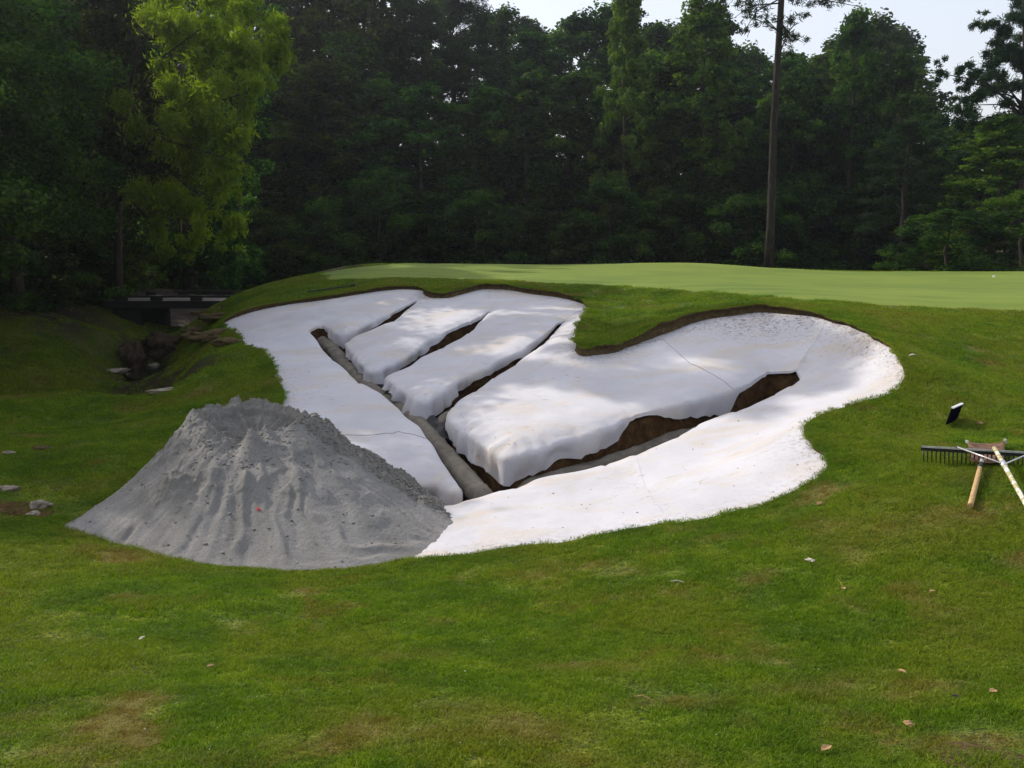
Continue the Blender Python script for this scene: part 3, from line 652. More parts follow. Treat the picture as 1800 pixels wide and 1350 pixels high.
# hole-ring index of cloth vertices
kd = KDTree(nh)
for i in range(nh): kd.insert((HOLE[i, 0], HOLE[i, 1], 0), i)
kd.balance()
lift = {}
seq = [0.000, 0.004, 0.001, 0.005, 0.002, 0.005, 0.000, 0.004, 0.002, 0.005]
for l, si in sheetid.items(): lift[l] = seq[si]
ringlab = np.empty(nh, int); rv = {}
for vi in range(len(CV)):
    co, idx, ds = kd.find((CV[vi, 0], CV[vi, 1], 0))
    if ds < 1e-4: rv[vi] = idx
tri_of_ring = {}
for ti, t in enumerate(CT):
    for a in t:
        if a in rv: tri_of_ring.setdefault(rv[a], ti)
for i in range(nh): ringlab[i] = lab[tri_of_ring[i]] if i in tri_of_ring else -1
ringv = {idx: vi for vi, idx in rv.items()}
NP = 11; ts = np.linspace(0, 1, NP)
for l, si in sheetid.items():
    tris = CT[lab == l]; used, inv = np.unique(tris, return_inverse=True); inv = inv.reshape(tris.shape)
    verts = np.c_[CV[used], czz[used] + lift[l]].tolist(); faces = inv.tolist(); dirt = dirtv[used].tolist()
    remap = {int(u): i for i, u in enumerate(used)}
    col = {}
    def column(i):
        if i in col: return col[i]
        D, fo = HOLE[i, 2], HOLE[i, 3]; vi = ringv.get(i); z0 = (czz[vi] if vi is not None else float(fabz(HOLE[i:i+1, 0], HOLE[i:i+1, 1])[0])) + lift[l]
        s = i * 0.045; D = max(0.03, D * (1 + 0.35 * float(noise3(s * 1.3, 0.5)) + 0.2 * float(noise3(s * 5, 2.5)) + 0.12 * float(noise3(s * 14, 2.5))))
        ids = [remap[vi]] if vi is not None and vi in remap else None
        if ids is None: verts.append([HOLE[i, 0], HOLE[i, 1], z0]); dirt.append(0); ids = [len(verts) - 1]
        for t in ts[1:]:
            d = D * t; o = (0.022 + 0.03 * min(1, fo * 2)) * (1 - math.exp(-d / 0.02))
            fold = fo * (-0.005 + 0.08 * float(noise3(s * 2.6, 0.3 * t)) + 0.12 * float(noise3(s * 7.5, 7 + 0.5 * t))) * t ** 0.7
            o = max(0.012 * min(1, t * 5), o + fold)
            verts.append([HOLE[i, 0] + hn[i, 0] * o, HOLE[i, 1] + hn[i, 1] * o, z0 - d]); dirt.append(0.0); ids.append(len(verts) - 1)
        col[i] = ids; return ids
    for i in range(nh):
        j = (i + 1) % nh
        if ringlab[i] == l and (ringlab[j] == l or True):
            a, b_ = column(i), column(j)
            for k in range(NP - 1): faces.append([b_[k], a[k], a[k + 1], b_[k + 1]])
    me = mk_mesh('geotextile_sheet', verts, faces, True)
    at_ = me.attributes.new('dirt', 'FLOAT', 'POINT'); at_.data.foreach_set('value', np.array(dirt, np.float32))
    o = link('geotextile_sheet', me, M['cloth']); tagp(o, SEEDS[si][1], 'liner', 'white liner sheets laid in the bunker')

# ------------------------------------------------------------------ drain pipes wrapped in grey sock, black plastic in the side trench
def pipe(name, pxs, drop, rad, label, cat, mat, jitter=0.12, shift=-1.0):
    S = lambda x, y: F(x, y) - drop
    w_ = unproj([p[0] for p in pxs], [p[1] for p in pxs], S)
    c = resample(w_, 0.035, False, 4); nrm = ringnormals(c, False)
    c[:, :2] += nrm * rad * shift
    vs = []; fs = []; K = 22
    T_ = np.gradient(c, axis=0); T_ /= np.linalg.norm(T_, axis=1)[:, None]
    side = np.stack([T_[:, 1], -T_[:, 0], 0 * T_[:, 0]], 1); side /= np.linalg.norm(side, axis=1)[:, None]; up = np.cross(side, T_)
    for i in range(len(c)):
        e = min(1.0, 0.35 + (min(i, len(c) - 1 - i) / 5.0))
        for k in range(K):
            th = 2 * math.pi * k / K; s = i * 0.035
            r = rad * e * (1 + jitter * (float(noise3(s * 4.0, math.cos(th) * 1.3, math.sin(th) * 1.3)) + 0.6 * float(noise3(s * 14, math.cos(th) * 2, math.sin(th) * 2))))
            r *= 1 + 0.03 * math.sin(s * 2 * math.pi / 0.16)
            vs.append(c[i] + side[i] * r * math.cos(th) + up[i] * r * math.sin(th) - np.array([0, 0, rad]))
    for i in range(len(c) - 1):
        for k in range(K): fs.append((i * K + k, i * K + (k + 1) % K, (i + 1) * K + (k + 1) % K, (i + 1) * K + k))
    fs.append(tuple(range(K))); fs.append(tuple(range((len(c) - 1) * K, len(c) * K))[::-1])
    o = link(name, mk_mesh(name, vs, fs, True), mat); return tagp(o, label, cat)
pipe('drain_pipe', [(560,588),(579,600),(597,622),(630,659),(656,678),(700,703),(728,728),(765,768),(793,800),(825,835),(856,866)], 0.20, 0.115, 'long grey sock wrapped drain pipe running down the main trench to the junction', 'pipe', M['pipe'], 0.13, -0.15)
pipe('drain_pipe', [(905,848),(950,834),(1010,818),(1060,803),(1110,788),(1160,769),(1205,748),(1240,734)], 0.33, 0.085, 'grey drain pipe lying along the near wall of the right hand trench', 'pipe', M['pipe'], 0.16, 0.0)
pipe('drain_pipe', [(772,733),(790,722),(815,708),(850,690)], 0.21, 0.10, 'short grey pipe end emerging from the third side trench', 'pipe', M['pipe'], 0.15, 0.0)
pipe('plastic_sheet', [(752,728),(768,742),(783,756)], 0.24, 0.14, 'black plastic bundle in the mouth of the third side trench', 'plastic', M['blackcloth'], 0.5, 0.0)
pipe('plastic_sheet', [(657,663),(668,667),(676,675)], 0.22, 0.10, 'black plastic bundle in the mouth of the second side trench', 'plastic', M['blackcloth'], 0.5, 0.0)
pipe('plastic_sheet', [(826,862),(848,866),(872,868)], 0.36, 0.09, 'black plastic scraps at the low end of the main trench', 'plastic', M['blackcloth'], 0.6, 0.0)

# ------------------------------------------------------------------ sand pile
def mixS(x, y):
    x = np.asarray(x, float); y = np.asarray(y, float)
    i_ = inpoly(x, y, RING[::2]); return np.where(i_, F(x, y), G(x, y) + 0.0)
FEET = [(100,925),(200,955),(330,988),(450,1003),(560,1006),(640,1002),(700,992),(745,972),(775,948),(800,915)]
ff = unproj([p[0] for p in FEET], [p[1] for p in FEET], mixS)[:, :2]
back = np.array([(-0.62, 8.15), (-0.95, 8.85), (-1.45, 9.55), (-2.1, 9.75), (-2.75, 9.35), (-3.15, 8.6), (-3.4, 7.9)])
foot = resample(np.vstack([ff, back]), 0.05, True, 6)
CX, CY = -2.18, 8.12
ang = np.arctan2(foot[:, 1] - CY, foot[:, 0] - CX); rad_ = np.hypot(foot[:, 0] - CX, foot[:, 1] - CY); od = np.argsort(ang)
ang, rad_ = ang[od], rad_[od]
NA, NR = 640, 230
th = np.linspace(-math.pi, math.pi, NA, endpoint=False)
Rf = np.interp(th, ang, rad_, period=2 * math.pi)
Rf = Rf * (1 + 0.03 * noise3(th * 6, 1.0) + 0.012 * noise3(th * 22, 4.0))
rr = np.linspace(0.0, 1.04, NR)
A, RR = np.meshgrid(th, rr)
X = CX + np.cos(A) * Rf[None] * RR; Yp = CY + np.sin(A) * Rf[None] * RR
fzs = np.r_[mixS(foot[:, 0], foot[:, 1])][::6]; BT = TPS([(a, b_, c_) for (a, b_), c_ in zip(foot[::6].tolist(), fzs.tolist())], .05); base = BT(X, Yp)
dist = RR * Rf[None]
H = 0.68
rimr = 0.42 - 0.06 * np.cos(A) + 0.05 * np.cos(2 * A) + 0.05 * noise3(np.cos(A) * 2, np.sin(A) * 2, 3.0)
u = np.clip((dist - rimr) / (Rf[None] - rimr), 0, 1.2)
prof = np.clip(1 - u, 0, 1) ** 1.22
rimh = 1.0 + 0.05 * np.cos(A - math.pi * 0.55) + 0.09 * noise3(np.cos(A) * 3.1, np.sin(A) * 3.1, 9.0) + 0.015 * noise3(np.cos(A) * 7, np.sin(A) * 7, 2.0)
inner = np.clip(dist / rimr, 0, 1)
hh = np.where(dist < rimr, H * rimh * (1 - 0.30 * (1 - inner ** 1.6)), H * (rimh * (1 - sstep(0, .5, u)) + sstep(0, .5, u)) * prof)
warp = 0.22 * noise3(X * 1.6, Yp * 1.6, 1.5) + 0.10 * noise3(X * 4.5, Yp * 4.5, 3.5)
A2 = A + warp * sstep(0.0, .6, u)
rad_ridge = 0.0
for fr, am, sd in ((5, 0.060, 1.0), (11, 0.021, 5.0), (24, 0.007, 9.0)):
    nzv = noise3(np.cos(A2) * fr * 0.5, np.sin(A2) * fr * 0.5, sd + u * 1.8)
    rad_ridge = rad_ridge + am * (1 - 2.2 * np.abs(nzv)) * (0.4 + 0.9 * np.clip(noise3(X * 2.3, Yp * 2.3, sd) + .4, 0, 1.2))
hh = hh + rad_ridge * np.exp(-((u - 0.20) / 0.30) ** 2) * (dist > rimr * 0.8) * 0.85
hh = hh + (0.012 * noise3(np.cos(A2) * 5, np.sin(A2) * 5, u * 1.2) + 0.020 * noise3(np.cos(A2) * 13, np.sin(A2) * 13, u * 1.8)) * sstep(0.2, 0.45, u) * (1 - sstep(0.9, 1.02, u))
hh = hh + 0.014 * fbm(X * 3.5, Yp * 3.5, 2.0, o=3) * (1 - sstep(0.45, 0.9, u))
# small slumps: shallow steps where moist sand has slid
stp = noise3(X * 5 + 2, Yp * 5, 8.0); hh = hh + 0.016 * sstep(0.05, 0.12, stp) * (1 - sstep(.4, .65, u)) * sstep(.05, .15, u)
right = np.exp(-(np.maximum(np.abs(A - 0.12) - 0.33, 0) / 0.07) ** 2)
patch1 = np.exp(-(((X + 2.62) / 0.17) ** 2 + ((Yp - 7.28) / 0.12) ** 2)); patch2 = np.exp(-((A - 3.4 + 2 * math.pi * (A < 0)) / 0.45) ** 2) * np.exp(-((u - 0.25) / 0.25) ** 2)
rough = np.clip(right * sstep(0.0, 0.1, u) * (1 - sstep(.93, 1.0, u)) + np.exp(-((dist - rimr) / 0.09) ** 2) * 0.35 + (dist < rimr) * 0.5 + patch1 + 0.7 * patch2, 0, 1)
b1 = noise3(X * 8, Yp * 8, hh * 8); b2 = noise3(X * 19, Yp * 19, hh * 19); b3 = noise3(X * 40, Yp * 40, 5.0)
bil = 0.030 * sstep(-.15, .45, b1) + 0.020 * sstep(-.1, .35, b2) + 0.008 * sstep(-.1, .35, b3)
hh = hh + rough * bil * 1.15 + 0.004 * b3 + 0.03 * right * sstep(0.0, 0.1, u) * (1 - sstep(.85, 1.0, u))
hh = hh + 0.06 * patch1
# spire and lumps on the front rim, notch beside it
def bumpg(px, py, Y, amp, s1, s2=None, rot=0):
    global hh
    x0, y0, _ = P3(px, py, Y); s2 = s2 or s1; c_, s_2 = math.cos(rot), math.sin(rot)
    dx = (X - x0) * c_ + (Yp - y0) * s_2; dy = -(X - x0) * s_2 + (Yp - y0) * c_
    hh = hh + amp * np.exp(-((dx / s1) ** 2 + (dy / s2) ** 2))
bumpg(438, 740, 7.66, 0.11, 0.06, 0.08); bumpg(405, 745, 7.72, -0.10, 0.12, 0.16); bumpg(444, 770, 7.58, 0.09, 0.07, 0.10)
bumpg(432, 812, 7.3, 0.06, 0.045, 0.09); bumpg(340, 715, 7.95, 0.10, 0.10, 0.12); bumpg(520, 815, 7.35, 0.05, 0.09, 0.10, 0.5)
bumpg(530, 735, 8.1, 0.07, 0.12, 0.08); bumpg(375, 800, 7.4, 0.03, 0.04, 0.12)
zz = base - 0.03 + np.maximum(hh, -0.02) * 1.0 + 0.025 * (RR < 1)
SVt = np.stack([X, Yp, zz], -1).reshape(-1, 3); idx = np.arange(NR * NA).reshape(NR, NA)
SF = np.stack([idx[:-1], idx[1:], np.roll(idx[1:], -1, 1), np.roll(idx[:-1], -1, 1)], -1).reshape(-1, 4)
me = mk_mesh('sand_pile', SVt, SF, True)
a_ = me.attributes.new('damp', 'FLOAT', 'POINT'); a_.data.foreach_set('value', np.clip(0.75 * rough + 0.55 * sstep(-.1, .5, noise3(np.cos(A) * 9, np.sin(A) * 9, u * .8 + 3) + .5 * noise3(np.cos(A) * 30, np.sin(A) * 30, u * 1.2)), 0, 1).astype(np.float32).ravel())  # moist streaks, which also paint rib shading into the sand colour
pile = link('sand_pile', me, M['sand']); tagp(pile, 'grey sand pile with a cratered top at the near left edge of the bunker', 'sand pile')
def spz(x, y):
    d2 = (X - x) ** 2 + (Yp - y) ** 2; return float(zz.ravel()[np.argmin(d2)])

# ------------------------------------------------------------------ grass blades
PROTO = bpy.data.collections.new('turf_tufts')
def tuft(nb, rad, h0, h1, w0, lean, seed):
    r = np.random.default_rng(seed); V_ = []; F_ = []; tone = []
    for i in range(nb):
        a = r.uniform(0, 6.283); d_ = rad * math.sqrt(r.uniform()); x, y = d_ * math.cos(a), d_ * math.sin(a)
        h = r.uniform(h0, h1); b_ = r.uniform(0, 6.283); l = r.uniform(0.2, lean) * h; w_ = w0 * r.uniform(0.7, 1.3)
        ta = r.uniform(0, 6.283); dx, dy = math.cos(ta) * w_ / 2, math.sin(ta) * w_ / 2; lx, ly = math.cos(b_) * l, math.sin(b_) * l
        k = len(V_)
        V_ += [(x - dx, y - dy, -0.004), (x + dx, y + dy, -0.004), (x + lx * .35 + dx * .8, y + ly * .35 + dy * .8, h * .6), (x + lx * .35 - dx * .8, y + ly * .35 - dy * .8, h * .6), (x + lx, y + ly, h * (1 - 0.15 * r.uniform()))]
        F_ += [(k, k + 1, k + 2, k + 3), (k + 3, k + 2, k + 4)]; tone += [r.uniform()] * 5
    me = mk_mesh('tuft', V_, F_)
    t = me.attributes.new('tone', 'FLOAT', 'POINT'); t.data.foreach_set('value', np.array(tone, np.float32))
    me.materials.append(M['blades']); o = bpy.data.objects.new('tuft', me); PROTO.objects.link(o)
for i in range(5): tuft(110, 0.085, 0.007, 0.026, 0.0036, 1.9, 100 + i)
# sample points over the ground
pts = []; scl = []
def sampleY(y0, y1, spacing, half, s):
    ar = half * (y1 * y1 - y0 * y0); N = int(ar / spacing ** 2); Y_ = np.sqrt(rng.uniform(y0 * y0, y1 * y1, N)); X_ = rng.uniform(-half, half, N) * Y_
    return np.stack([X_, Y_, np.full(N, s)], 1)
gpnt = np.vstack([sampleY(2.2, 5.0, 0.052, 0.62, 0.85), sampleY(5.0, 8.0, 0.062, 0.62, 1.0), sampleY(8.0, 13.0, 0.09, 0.62, 1.35), sampleY(13, 21, 0.14, 0.62, 1.9), sampleY(21, 34, 0.26, 0.62, 2.6)])
ins = inpoly(gpnt[:, 0], gpnt[:, 1], ERING) ; gpnt = gpnt[~ins]
gpnt = gpnt[~inpoly(gpnt[:, 0], gpnt[:, 1], GR)]
a_ = np.arctan2(gpnt[:, 1] - CY, gpnt[:, 0] - CX); gpnt = gpnt[np.hypot(gpnt[:, 0] - CX, gpnt[:, 1] - CY) > np.interp(a_, th, Rf, period=2 * math.pi) * 0.985]
gpnt = gpnt[rng.uniform(size=len(gpnt)) > litter_shade_f(gpnt[:, 0], gpnt[:, 1]) * .93]
wn_ = fbm(gpnt[:, 0] * 1.1, gpnt[:, 1] * 1.1, 4.0, o=3); gpnt = gpnt[(wn_ < 0.42) | (rng.uniform(size=len(gpnt)) < 0.45)]
lx, ly = P3(0, 893, 7.6)[:2]
bare = np.hypot((gpnt[:, 0] - (-3.95)) / 0.55, (gpnt[:, 1] - 7.7) / 0.35); gpnt = gpnt[(bare > 1) | (rng.uniform(size=len(gpnt)) < 0.25)]
br2 = np.hypot((gpnt[:, 0] - 1.9) / 0.45, (gpnt[:, 1] - 3.05) / 0.22); gpnt = gpnt[(br2 > 1) | (rng.uniform(size=len(gpnt)) < 0.45)]
de = pdist(gpnt[:, 0], gpnt[:, 1], ERING[::2]); gpnt = gpnt[~((de < gpnt[:, 2] * 0.085 + .01) & (gpnt[:, 2] > .9))]
# fringe hanging over the cut edge
k = rng.integers(0, len(ERING), len(ERING) * 7); e_ = np.c_[ERING[k, :2] + nn[k] * rng.uniform(0.0, 0.17, (len(k), 1)) ** 1.0, rng.uniform(.55, 1.0, len(k))]
gpnt = np.vstack([gpnt, e_])
hz_ = []; nr_ = []
for a in gpnt:
    h = BV.ray_cast(Vector((a[0], a[1], 50)), Vector((0, 0, -1)))
    if h[0] is None: hz_.append(-99); nr_.append((0, 0, 1)); continue
    hz_.append(h[0].z); nr_.append(tuple(h[1]))
hz_ = np.array(hz_); nr_ = np.array(nr_); ok = hz_ > -50; gpnt, hz_, nr_ = gpnt[ok], hz_[ok], nr_[ok]
# rotation: align to normal + random spin
rots = np.empty((len(gpnt), 3), np.float32); sp = rng.uniform(0, 6.283, len(gpnt))
rots[:, 0] = -np.arcsin(np.clip(nr_[:, 1], -1, 1)); rots[:, 1] = np.arctan2(nr_[:, 0], nr_[:, 2]); rots[:, 2] = 0
me = bpy.data.meshes.new('grass'); me.vertices.add(len(gpnt)); me.vertices.foreach_set('co', np.c_[gpnt[:, :2], hz_].astype(np.float32).ravel())
dv_ = dryf(gpnt[:, 0], gpnt[:, 1]); a0 = me.attributes.new('dry', 'FLOAT', 'POINT'); a0.data.foreach_set('value', dv_.astype(np.float32))
a1 = me.attributes.new('spin', 'FLOAT', 'POINT'); a1.data.foreach_set('value', sp.astype(np.float32))
a2 = me.attributes.new('tilt', 'FLOAT_VECTOR', 'POINT'); a2.data.foreach_set('vector', rots.ravel())
hv = (1 - .55 * dv_) * gpnt[:, 2] * (0.80 + 0.3 * rng.uniform(size=len(gpnt)) + 0.5 * np.clip(fbm(gpnt[:, 0] * 2.2, gpnt[:, 1] * 2.2, 7.0, o=3), -0.6, .8))
a3 = me.attributes.new('size', 'FLOAT_VECTOR', 'POINT'); a3.data.foreach_set('vector', np.c_[gpnt[:, 2], gpnt[:, 2], np.minimum(hv, 1.5 + 0 * hv)].astype(np.float32).ravel())
grass = link('grass', me); tagp(grass, 'short green turf blades covering the lawn round the bunker', 'grass', kind='stuff')
ng = bpy.data.node_groups.new('tufts', 'GeometryNodeTree'); ng.interface.new_socket('Geometry', in_out='INPUT', socket_type='NodeSocketGeometry'); ng.interface.new_socket('Geometry', in_out='OUTPUT', socket_type='NodeSocketGeometry')
gi = ng.nodes.new('NodeGroupInput'); go = ng.nodes.new('NodeGroupOutput'); m2p = ng.nodes.new('GeometryNodeMeshToPoints'); iop = ng.nodes.new('GeometryNodeInstanceOnPoints')
ci = ng.nodes.new('GeometryNodeCollectionInfo'); ci.inputs['Collection'].default_value = PROTO; ci.inputs['Separate Children'].default_value = True; ci.inputs['Reset Children'].default_value = True
def gattr(nm, dt):
    q = ng.nodes.new('GeometryNodeInputNamedAttribute'); q.data_type = dt; q.inputs['Name'].default_value = nm; return q.outputs['Attribute']
ng.links.new(gi.outputs[0], m2p.inputs['Mesh']); ng.links.new(m2p.outputs[0], iop.inputs['Points']); ng.links.new(ci.outputs[0], iop.inputs['Instance'])
iop.inputs['Pick Instance'].default_value = True
e2r = ng.nodes.new('FunctionNodeEulerToRotation'); ng.links.new(gattr('tilt', 'FLOAT_VECTOR'), e2r.inputs[0]); 
sr = ng.nodes.new('ShaderNodeCombineXYZ'); ng.links.new(gattr('spin', 'FLOAT'), sr.inputs['Z']); e2 = ng.nodes.new('FunctionNodeEulerToRotation'); ng.links.new(sr.outputs[0], e2.inputs[0])
rr_ = ng.nodes.new('FunctionNodeRotateRotation'); rr_.rotation_space = 'LOCAL'; ng.links.new(e2r.outputs[0], rr_.inputs[0]); ng.links.new(e2.outputs[0], rr_.inputs[1])
ng.links.new(rr_.outputs[0], iop.inputs['Rotation']); ng.links.new(gattr('size', 'FLOAT_VECTOR'), iop.inputs['Scale']); ng.links.new(iop.outputs[0], go.inputs[0])
grass.modifiers.new('tufts', 'NODES').node_group = ng
print('tufts', len(gpnt))

# ------------------------------------------------------------------ trees
def leaves(centres, count, L, W, seed, droop=0.0, shell=0.55, flat=0.85):
    r = np.random.default_rng(seed); C_ = np.asarray(centres, float)           # x y z rx rz
    strand = 4 if droop > .6 else 1; full = count; count = count // strand
    wgt = C_[:, 3] ** 2; pick = r.choice(len(C_), count, p=wgt / wgt.sum()); c = C_[pick]
    d = r.normal(size=(count, 3)); d /= np.linalg.norm(d, axis=1)[:, None]
    rad = (shell + (1 - shell) * r.uniform(size=count)) ** 0.8 * np.where(r.uniform(size=count) < 0.25, r.uniform(size=count), 1)
    P = c[:, :3] + d * rad[:, None] * np.c_[c[:, 3], c[:, 3], c[:, 4]]
    P += (0.34 if shell < .08 else 0.17) * c[:, 3:4] * r.normal(size=(count, 3))
    if strand > 1:      # leaves in hanging strands
        sw_ = r.normal(size=(count, 2)) * .35; P = np.concatenate([P + np.c_[sw_ * k * L * .45, np.full(count, -k * L * .6)] for k in range(strand)]); P += r.normal(size=P.shape) * L * .18; d = np.tile(d, (strand, 1)); count = len(P)
    nrm = d * 0.5 + r.normal(size=(count, 3)) * 0.6 + np.array([0, 0, flat * 0.6]); nrm /= np.linalg.norm(nrm, axis=1)[:, None]
    t = r.normal(size=(count, 3)); t[:, 2] -= droop * 3; t -= nrm * (t * nrm).sum(1)[:, None]; t /= np.linalg.norm(t, axis=1)[:, None]
    s = np.cross(nrm, t); sz = r.uniform(0.65, 1.3, (count, 1))
    a = P - t * L / 2 * sz; b_ = P + s * W / 2 * sz; e = P + t * L / 2 * sz; f = P - s * W / 2 * sz
    V_ = np.stack([a, b_, e, f], 1).reshape(-1, 3); F_ = np.arange(count * 4).reshape(-1, 4)
    return V_, F_
def broad_centres(H, R, seed, low=0.06, conic=0.0, nclump=110):
    r = np.random.default_rng(seed); out = []
    for i in range(nclump):
        t = r.uniform() ** 0.85; z = H * (low + (1 - low) * t)
        env = R * (math.sin(math.pi * min(1, 0.16 + 0.84 * t) ** (1.0)) ** 0.6 * (1 - conic) + conic * (1.02 - t))
        env = max(env, 0.5); a = r.uniform(0, 6.283); rr_ = env * (0.35 + 0.65 * r.uniform() ** 0.5) * r.uniform(0.8, 1.12)
        s = R * r.uniform(0.12, 0.27) * (1 - 0.35 * t)
        out.append((rr_ * math.cos(a), rr_ * math.sin(a), z, s, s * r.uniform(0.5, 0.8)))
    for k in range(6): out.append((r.normal() * .4, r.normal() * .4, H * (0.92 + 0.02 * k) - .3, R * .16, R * .2))
    return out
def trunk_mesh(H, R, r0, seed, cs, lean=0.02, nl=16):
    r = np.random.default_rng(seed); b_ = MB(); P = []; 
    for i in range(9):
        t = i / 8; P.append((lean * H * t * t + r.normal() * .04, r.normal() * .04, H * 0.95 * t - 0.3))
    b_.tube(P, [r0 * (1.25 if i == 0 else 1) * (1 - 0.92 * i / 8) + 0.015 for i in range(9)], 8)
    idx = r.choice(len(cs), min(nl, len(cs)), replace=False)
    for j in idx:
        c = cs[j]; z0 = max(0.12 * H, c[2] - 0.35 * math.hypot(c[0], c[1]) - .1 * H * .5); z0 = min(z0, H * .9); t = z0 / (H * .95)
        st = Vector((lean * H * t * t, 0, z0)); en = Vector(c[:3]); md = (st + en) / 2 + Vector((0, 0, 0.08 * (en - st).length))
        q = r0 * 0.4 * (1 - 0.7 * t) + .01
        b_.tube([st, md, en], [q, q * .6, q * .2 + .004], 5)
    return mk_mesh('trunk', b_.v, b_.f, True)
PT_ = {}
def proto(key, H, R, count, L, W, mat, seed, conic=0.0, low=0.06, nclump=110, r0=0.22, bark='bark', droop=0.0, shell=.55, flat=.85):
    cs = broad_centres(H, R, seed, low, conic, nclump); V_, F_ = leaves(cs, count, L, W, seed, droop, shell, flat)
    c = mk_mesh('crown', V_, F_); c.materials.append(M[mat]); t = trunk_mesh(H, R, r0, seed, cs); t.materials.append(M[bark])
    PT_[key] = (H, R, c, t)
proto('a', 16, 3.6, 19000, .25, .17, 'leaf', 11, nclump=120)
proto('b', 16, 3.2, 19000, .22, .15, 'leaf', 12, conic=0.35, nclump=150)
proto('c', 16, 4.2, 20000, .28, .18, 'leaf', 13, nclump=105)
proto('d', 16, 3.0, 18000, .22, .15, 'leafbright', 14, conic=0.5, nclump=150)
proto('h', 12, 4.5, 32000, .15, .09, 'leaf', 17, low=0.30, nclump=90)
proto('q', 12, 2.3, 16000, .16, .10, 'leaf', 18, low=0.74, nclump=60, shell=.3, r0=.12)
proto('p', 16, 2.8, 26000, .26, .035, 'needle', 15, conic=0.45, low=0.3, nclump=80, bark='pinebark', shell=.2)
proto('s', 5, 2.4, 13000, .13, .08, 'leaf', 16, low=0.0, nclump=60, r0=.07)
def tree(key, x, y, H, Wd=None, label='', cat='tree', group=None, name='broadleaf_tree', rz=None, sink=0.15):
    h0, r0, c, t = PT_[key]; z = gh(x, y); e = empty(name, (x, y, z - sink), random.uniform(0, 6.28) if rz is None else rz)
    s = H / h0; wd = (Wd / 2 / r0) if Wd else s; e.scale = (wd, wd, s)
    link('trunk', t, None, e); link('crown', c, None, e)
    tagp(e, label, cat, group); return e
def zat(py, Y): return EYE + Y * float(slope(py))
SIL = [(-300,-260),(0,-260),(450,-240),(640,-160),(720,-40),(790,-10),(850,0),(900,12),(960,35),(1000,15),(1050,28),(1085,-30),(1130,60),(1180,10),(1230,0),(1290,60),(1340,72),(1400,100),(1450,60),(1480,20),(1540,45),(1590,110),(1620,190),(1690,215),(1760,170),(1900,60),(2300,-50)]
def sil(px): return float(np.interp(px, [s[0] for s in SIL], [s[1] for s in SIL]))
lab_front = 'dark broadleaf tree in the front row of the shaded wood behind the green'
lab_mid = 'dark tree deeper in the wood behind the green, its top rising against the sky'
lab_back = 'hazy tree at the back of the wood showing through gaps in the tree tops'
i = 0
for px in range(-60, 1640, 62):
    Y = 43 + random.uniform(-2, 3); top = max(sil(px), 0) + random.choice([60, 110, 150, 190, 90]); top = min(top, 260)
    q = P3(px + random.uniform(-14, 14), 480, Y); H = zat(top, Y) - gh(q[0], Y)
    tree(random.choice('abcab'), q[0], Y, H, random.uniform(5.5, 7.5), lab_front, 'tree', 'trees of the wood behind the green, front row')
for px in range(-180, 1640, 70):
    Y = 51 + random.uniform(-2.5, 3); top = sil(px) + random.uniform(-6, 45)
    q = P3(px + random.uniform(-14, 14), 480, Y); H = zat(top, Y) - gh(q[0], Y)
    tree(random.choice('abcdap'), q[0], Y, H, random.uniform(6.0, 8.5), lab_mid, 'tree', 'trees of the wood behind the green, middle row')
for px in list(range(-260, 1660, 75)) + [1690, 1740, 1830, 1920, 2000]:
    Y = 62 + random.uniform(-3, 3); top = sil(px) + random.uniform(-4, 35)
    q = P3(px + random.uniform(-10, 10), 480, Y); H = zat(top, Y) - gh(q[0], Y)
    tree(random.choice('abcb'), q[0], Y, H, random.uniform(7.0, 9.5), lab_back, 'tree', 'trees of the wood behind the green, back row')
for px in range(-40, 1640, 48):
    Y = 39 + random.uniform(-1.5, 1.5); q = P3(px + random.uniform(-14, 14), 480, Y); H = random.uniform(2.6, 5.0)
    tree('s', q[0], Y, H, random.uniform(4, 5.5), 'dark understory shrub at the foot of the wood behind the green', 'shrub', 'shrubs at the foot of the wood', 'understory_shrub')
# standing out in the wood
def hero(key, px, Y, top, wpx, label, name='broadleaf_tree', cat='tree', base=None):
    q = P3(px, 480, Y); z = gh(q[0], Y); H = zat(top, Y) - z
    return tree(key, q[0], Y, H, wpx / FPX * Y, label, cat, None, name)
hero('d', 1092, 40.5, -40, 130, 'tall narrow bright green tree right of the middle, its top above the frame', 'poplar_tree')
hero('d', 1225, 41, -25, 200, 'tall light green poplar-like tree left of the bare pine trunk', 'poplar_tree')
hero('c', 1380, 41.5, 120, 190, 'dark rounded tree directly behind the pine trunk')
hero('b', 1482, 41, 22, 170, 'tall tree right of the pine with a pale open top against the sky')
hero('a', 1560, 40, 95, 150, 'dark tree sloping down to the gap of sky at the right')
hero('p', 1580, 33, 205, 190, 'small soft pine standing in front of the wood at the right', 'pine_tree')
hero('s', 1660, 29, 362, 230, 'pale green rounded bush low at the right behind the green', 'bush', 'shrub')
hero('s', 1790, 27, 330, 240, 'dark leafy bush at the right edge of the photo behind the green', 'bush', 'shrub')
hero('d', 1740, 31, 200, 220, 'bright leafy tree at the right edge behind the bushes')
hero('s', 1620, 31, 425, 110, 'smallest pale bush at the left end of the right hand bushes', 'bush', 'shrub')

hero('a', 1695, 37, 215, 230, 'dense dark tree behind the bushes at the right, left of the big pine')
hero('b', 1790, 38, 190, 260, 'dense green tree at the right edge behind the big pine')
hero('c', 1640, 41, 230, 190, 'low rounded tree in the gap of the skyline at the right')
hero('s', 1725, 30, 375, 220, 'leafy green bush between the pale bush and the right edge', 'bush', 'shrub')
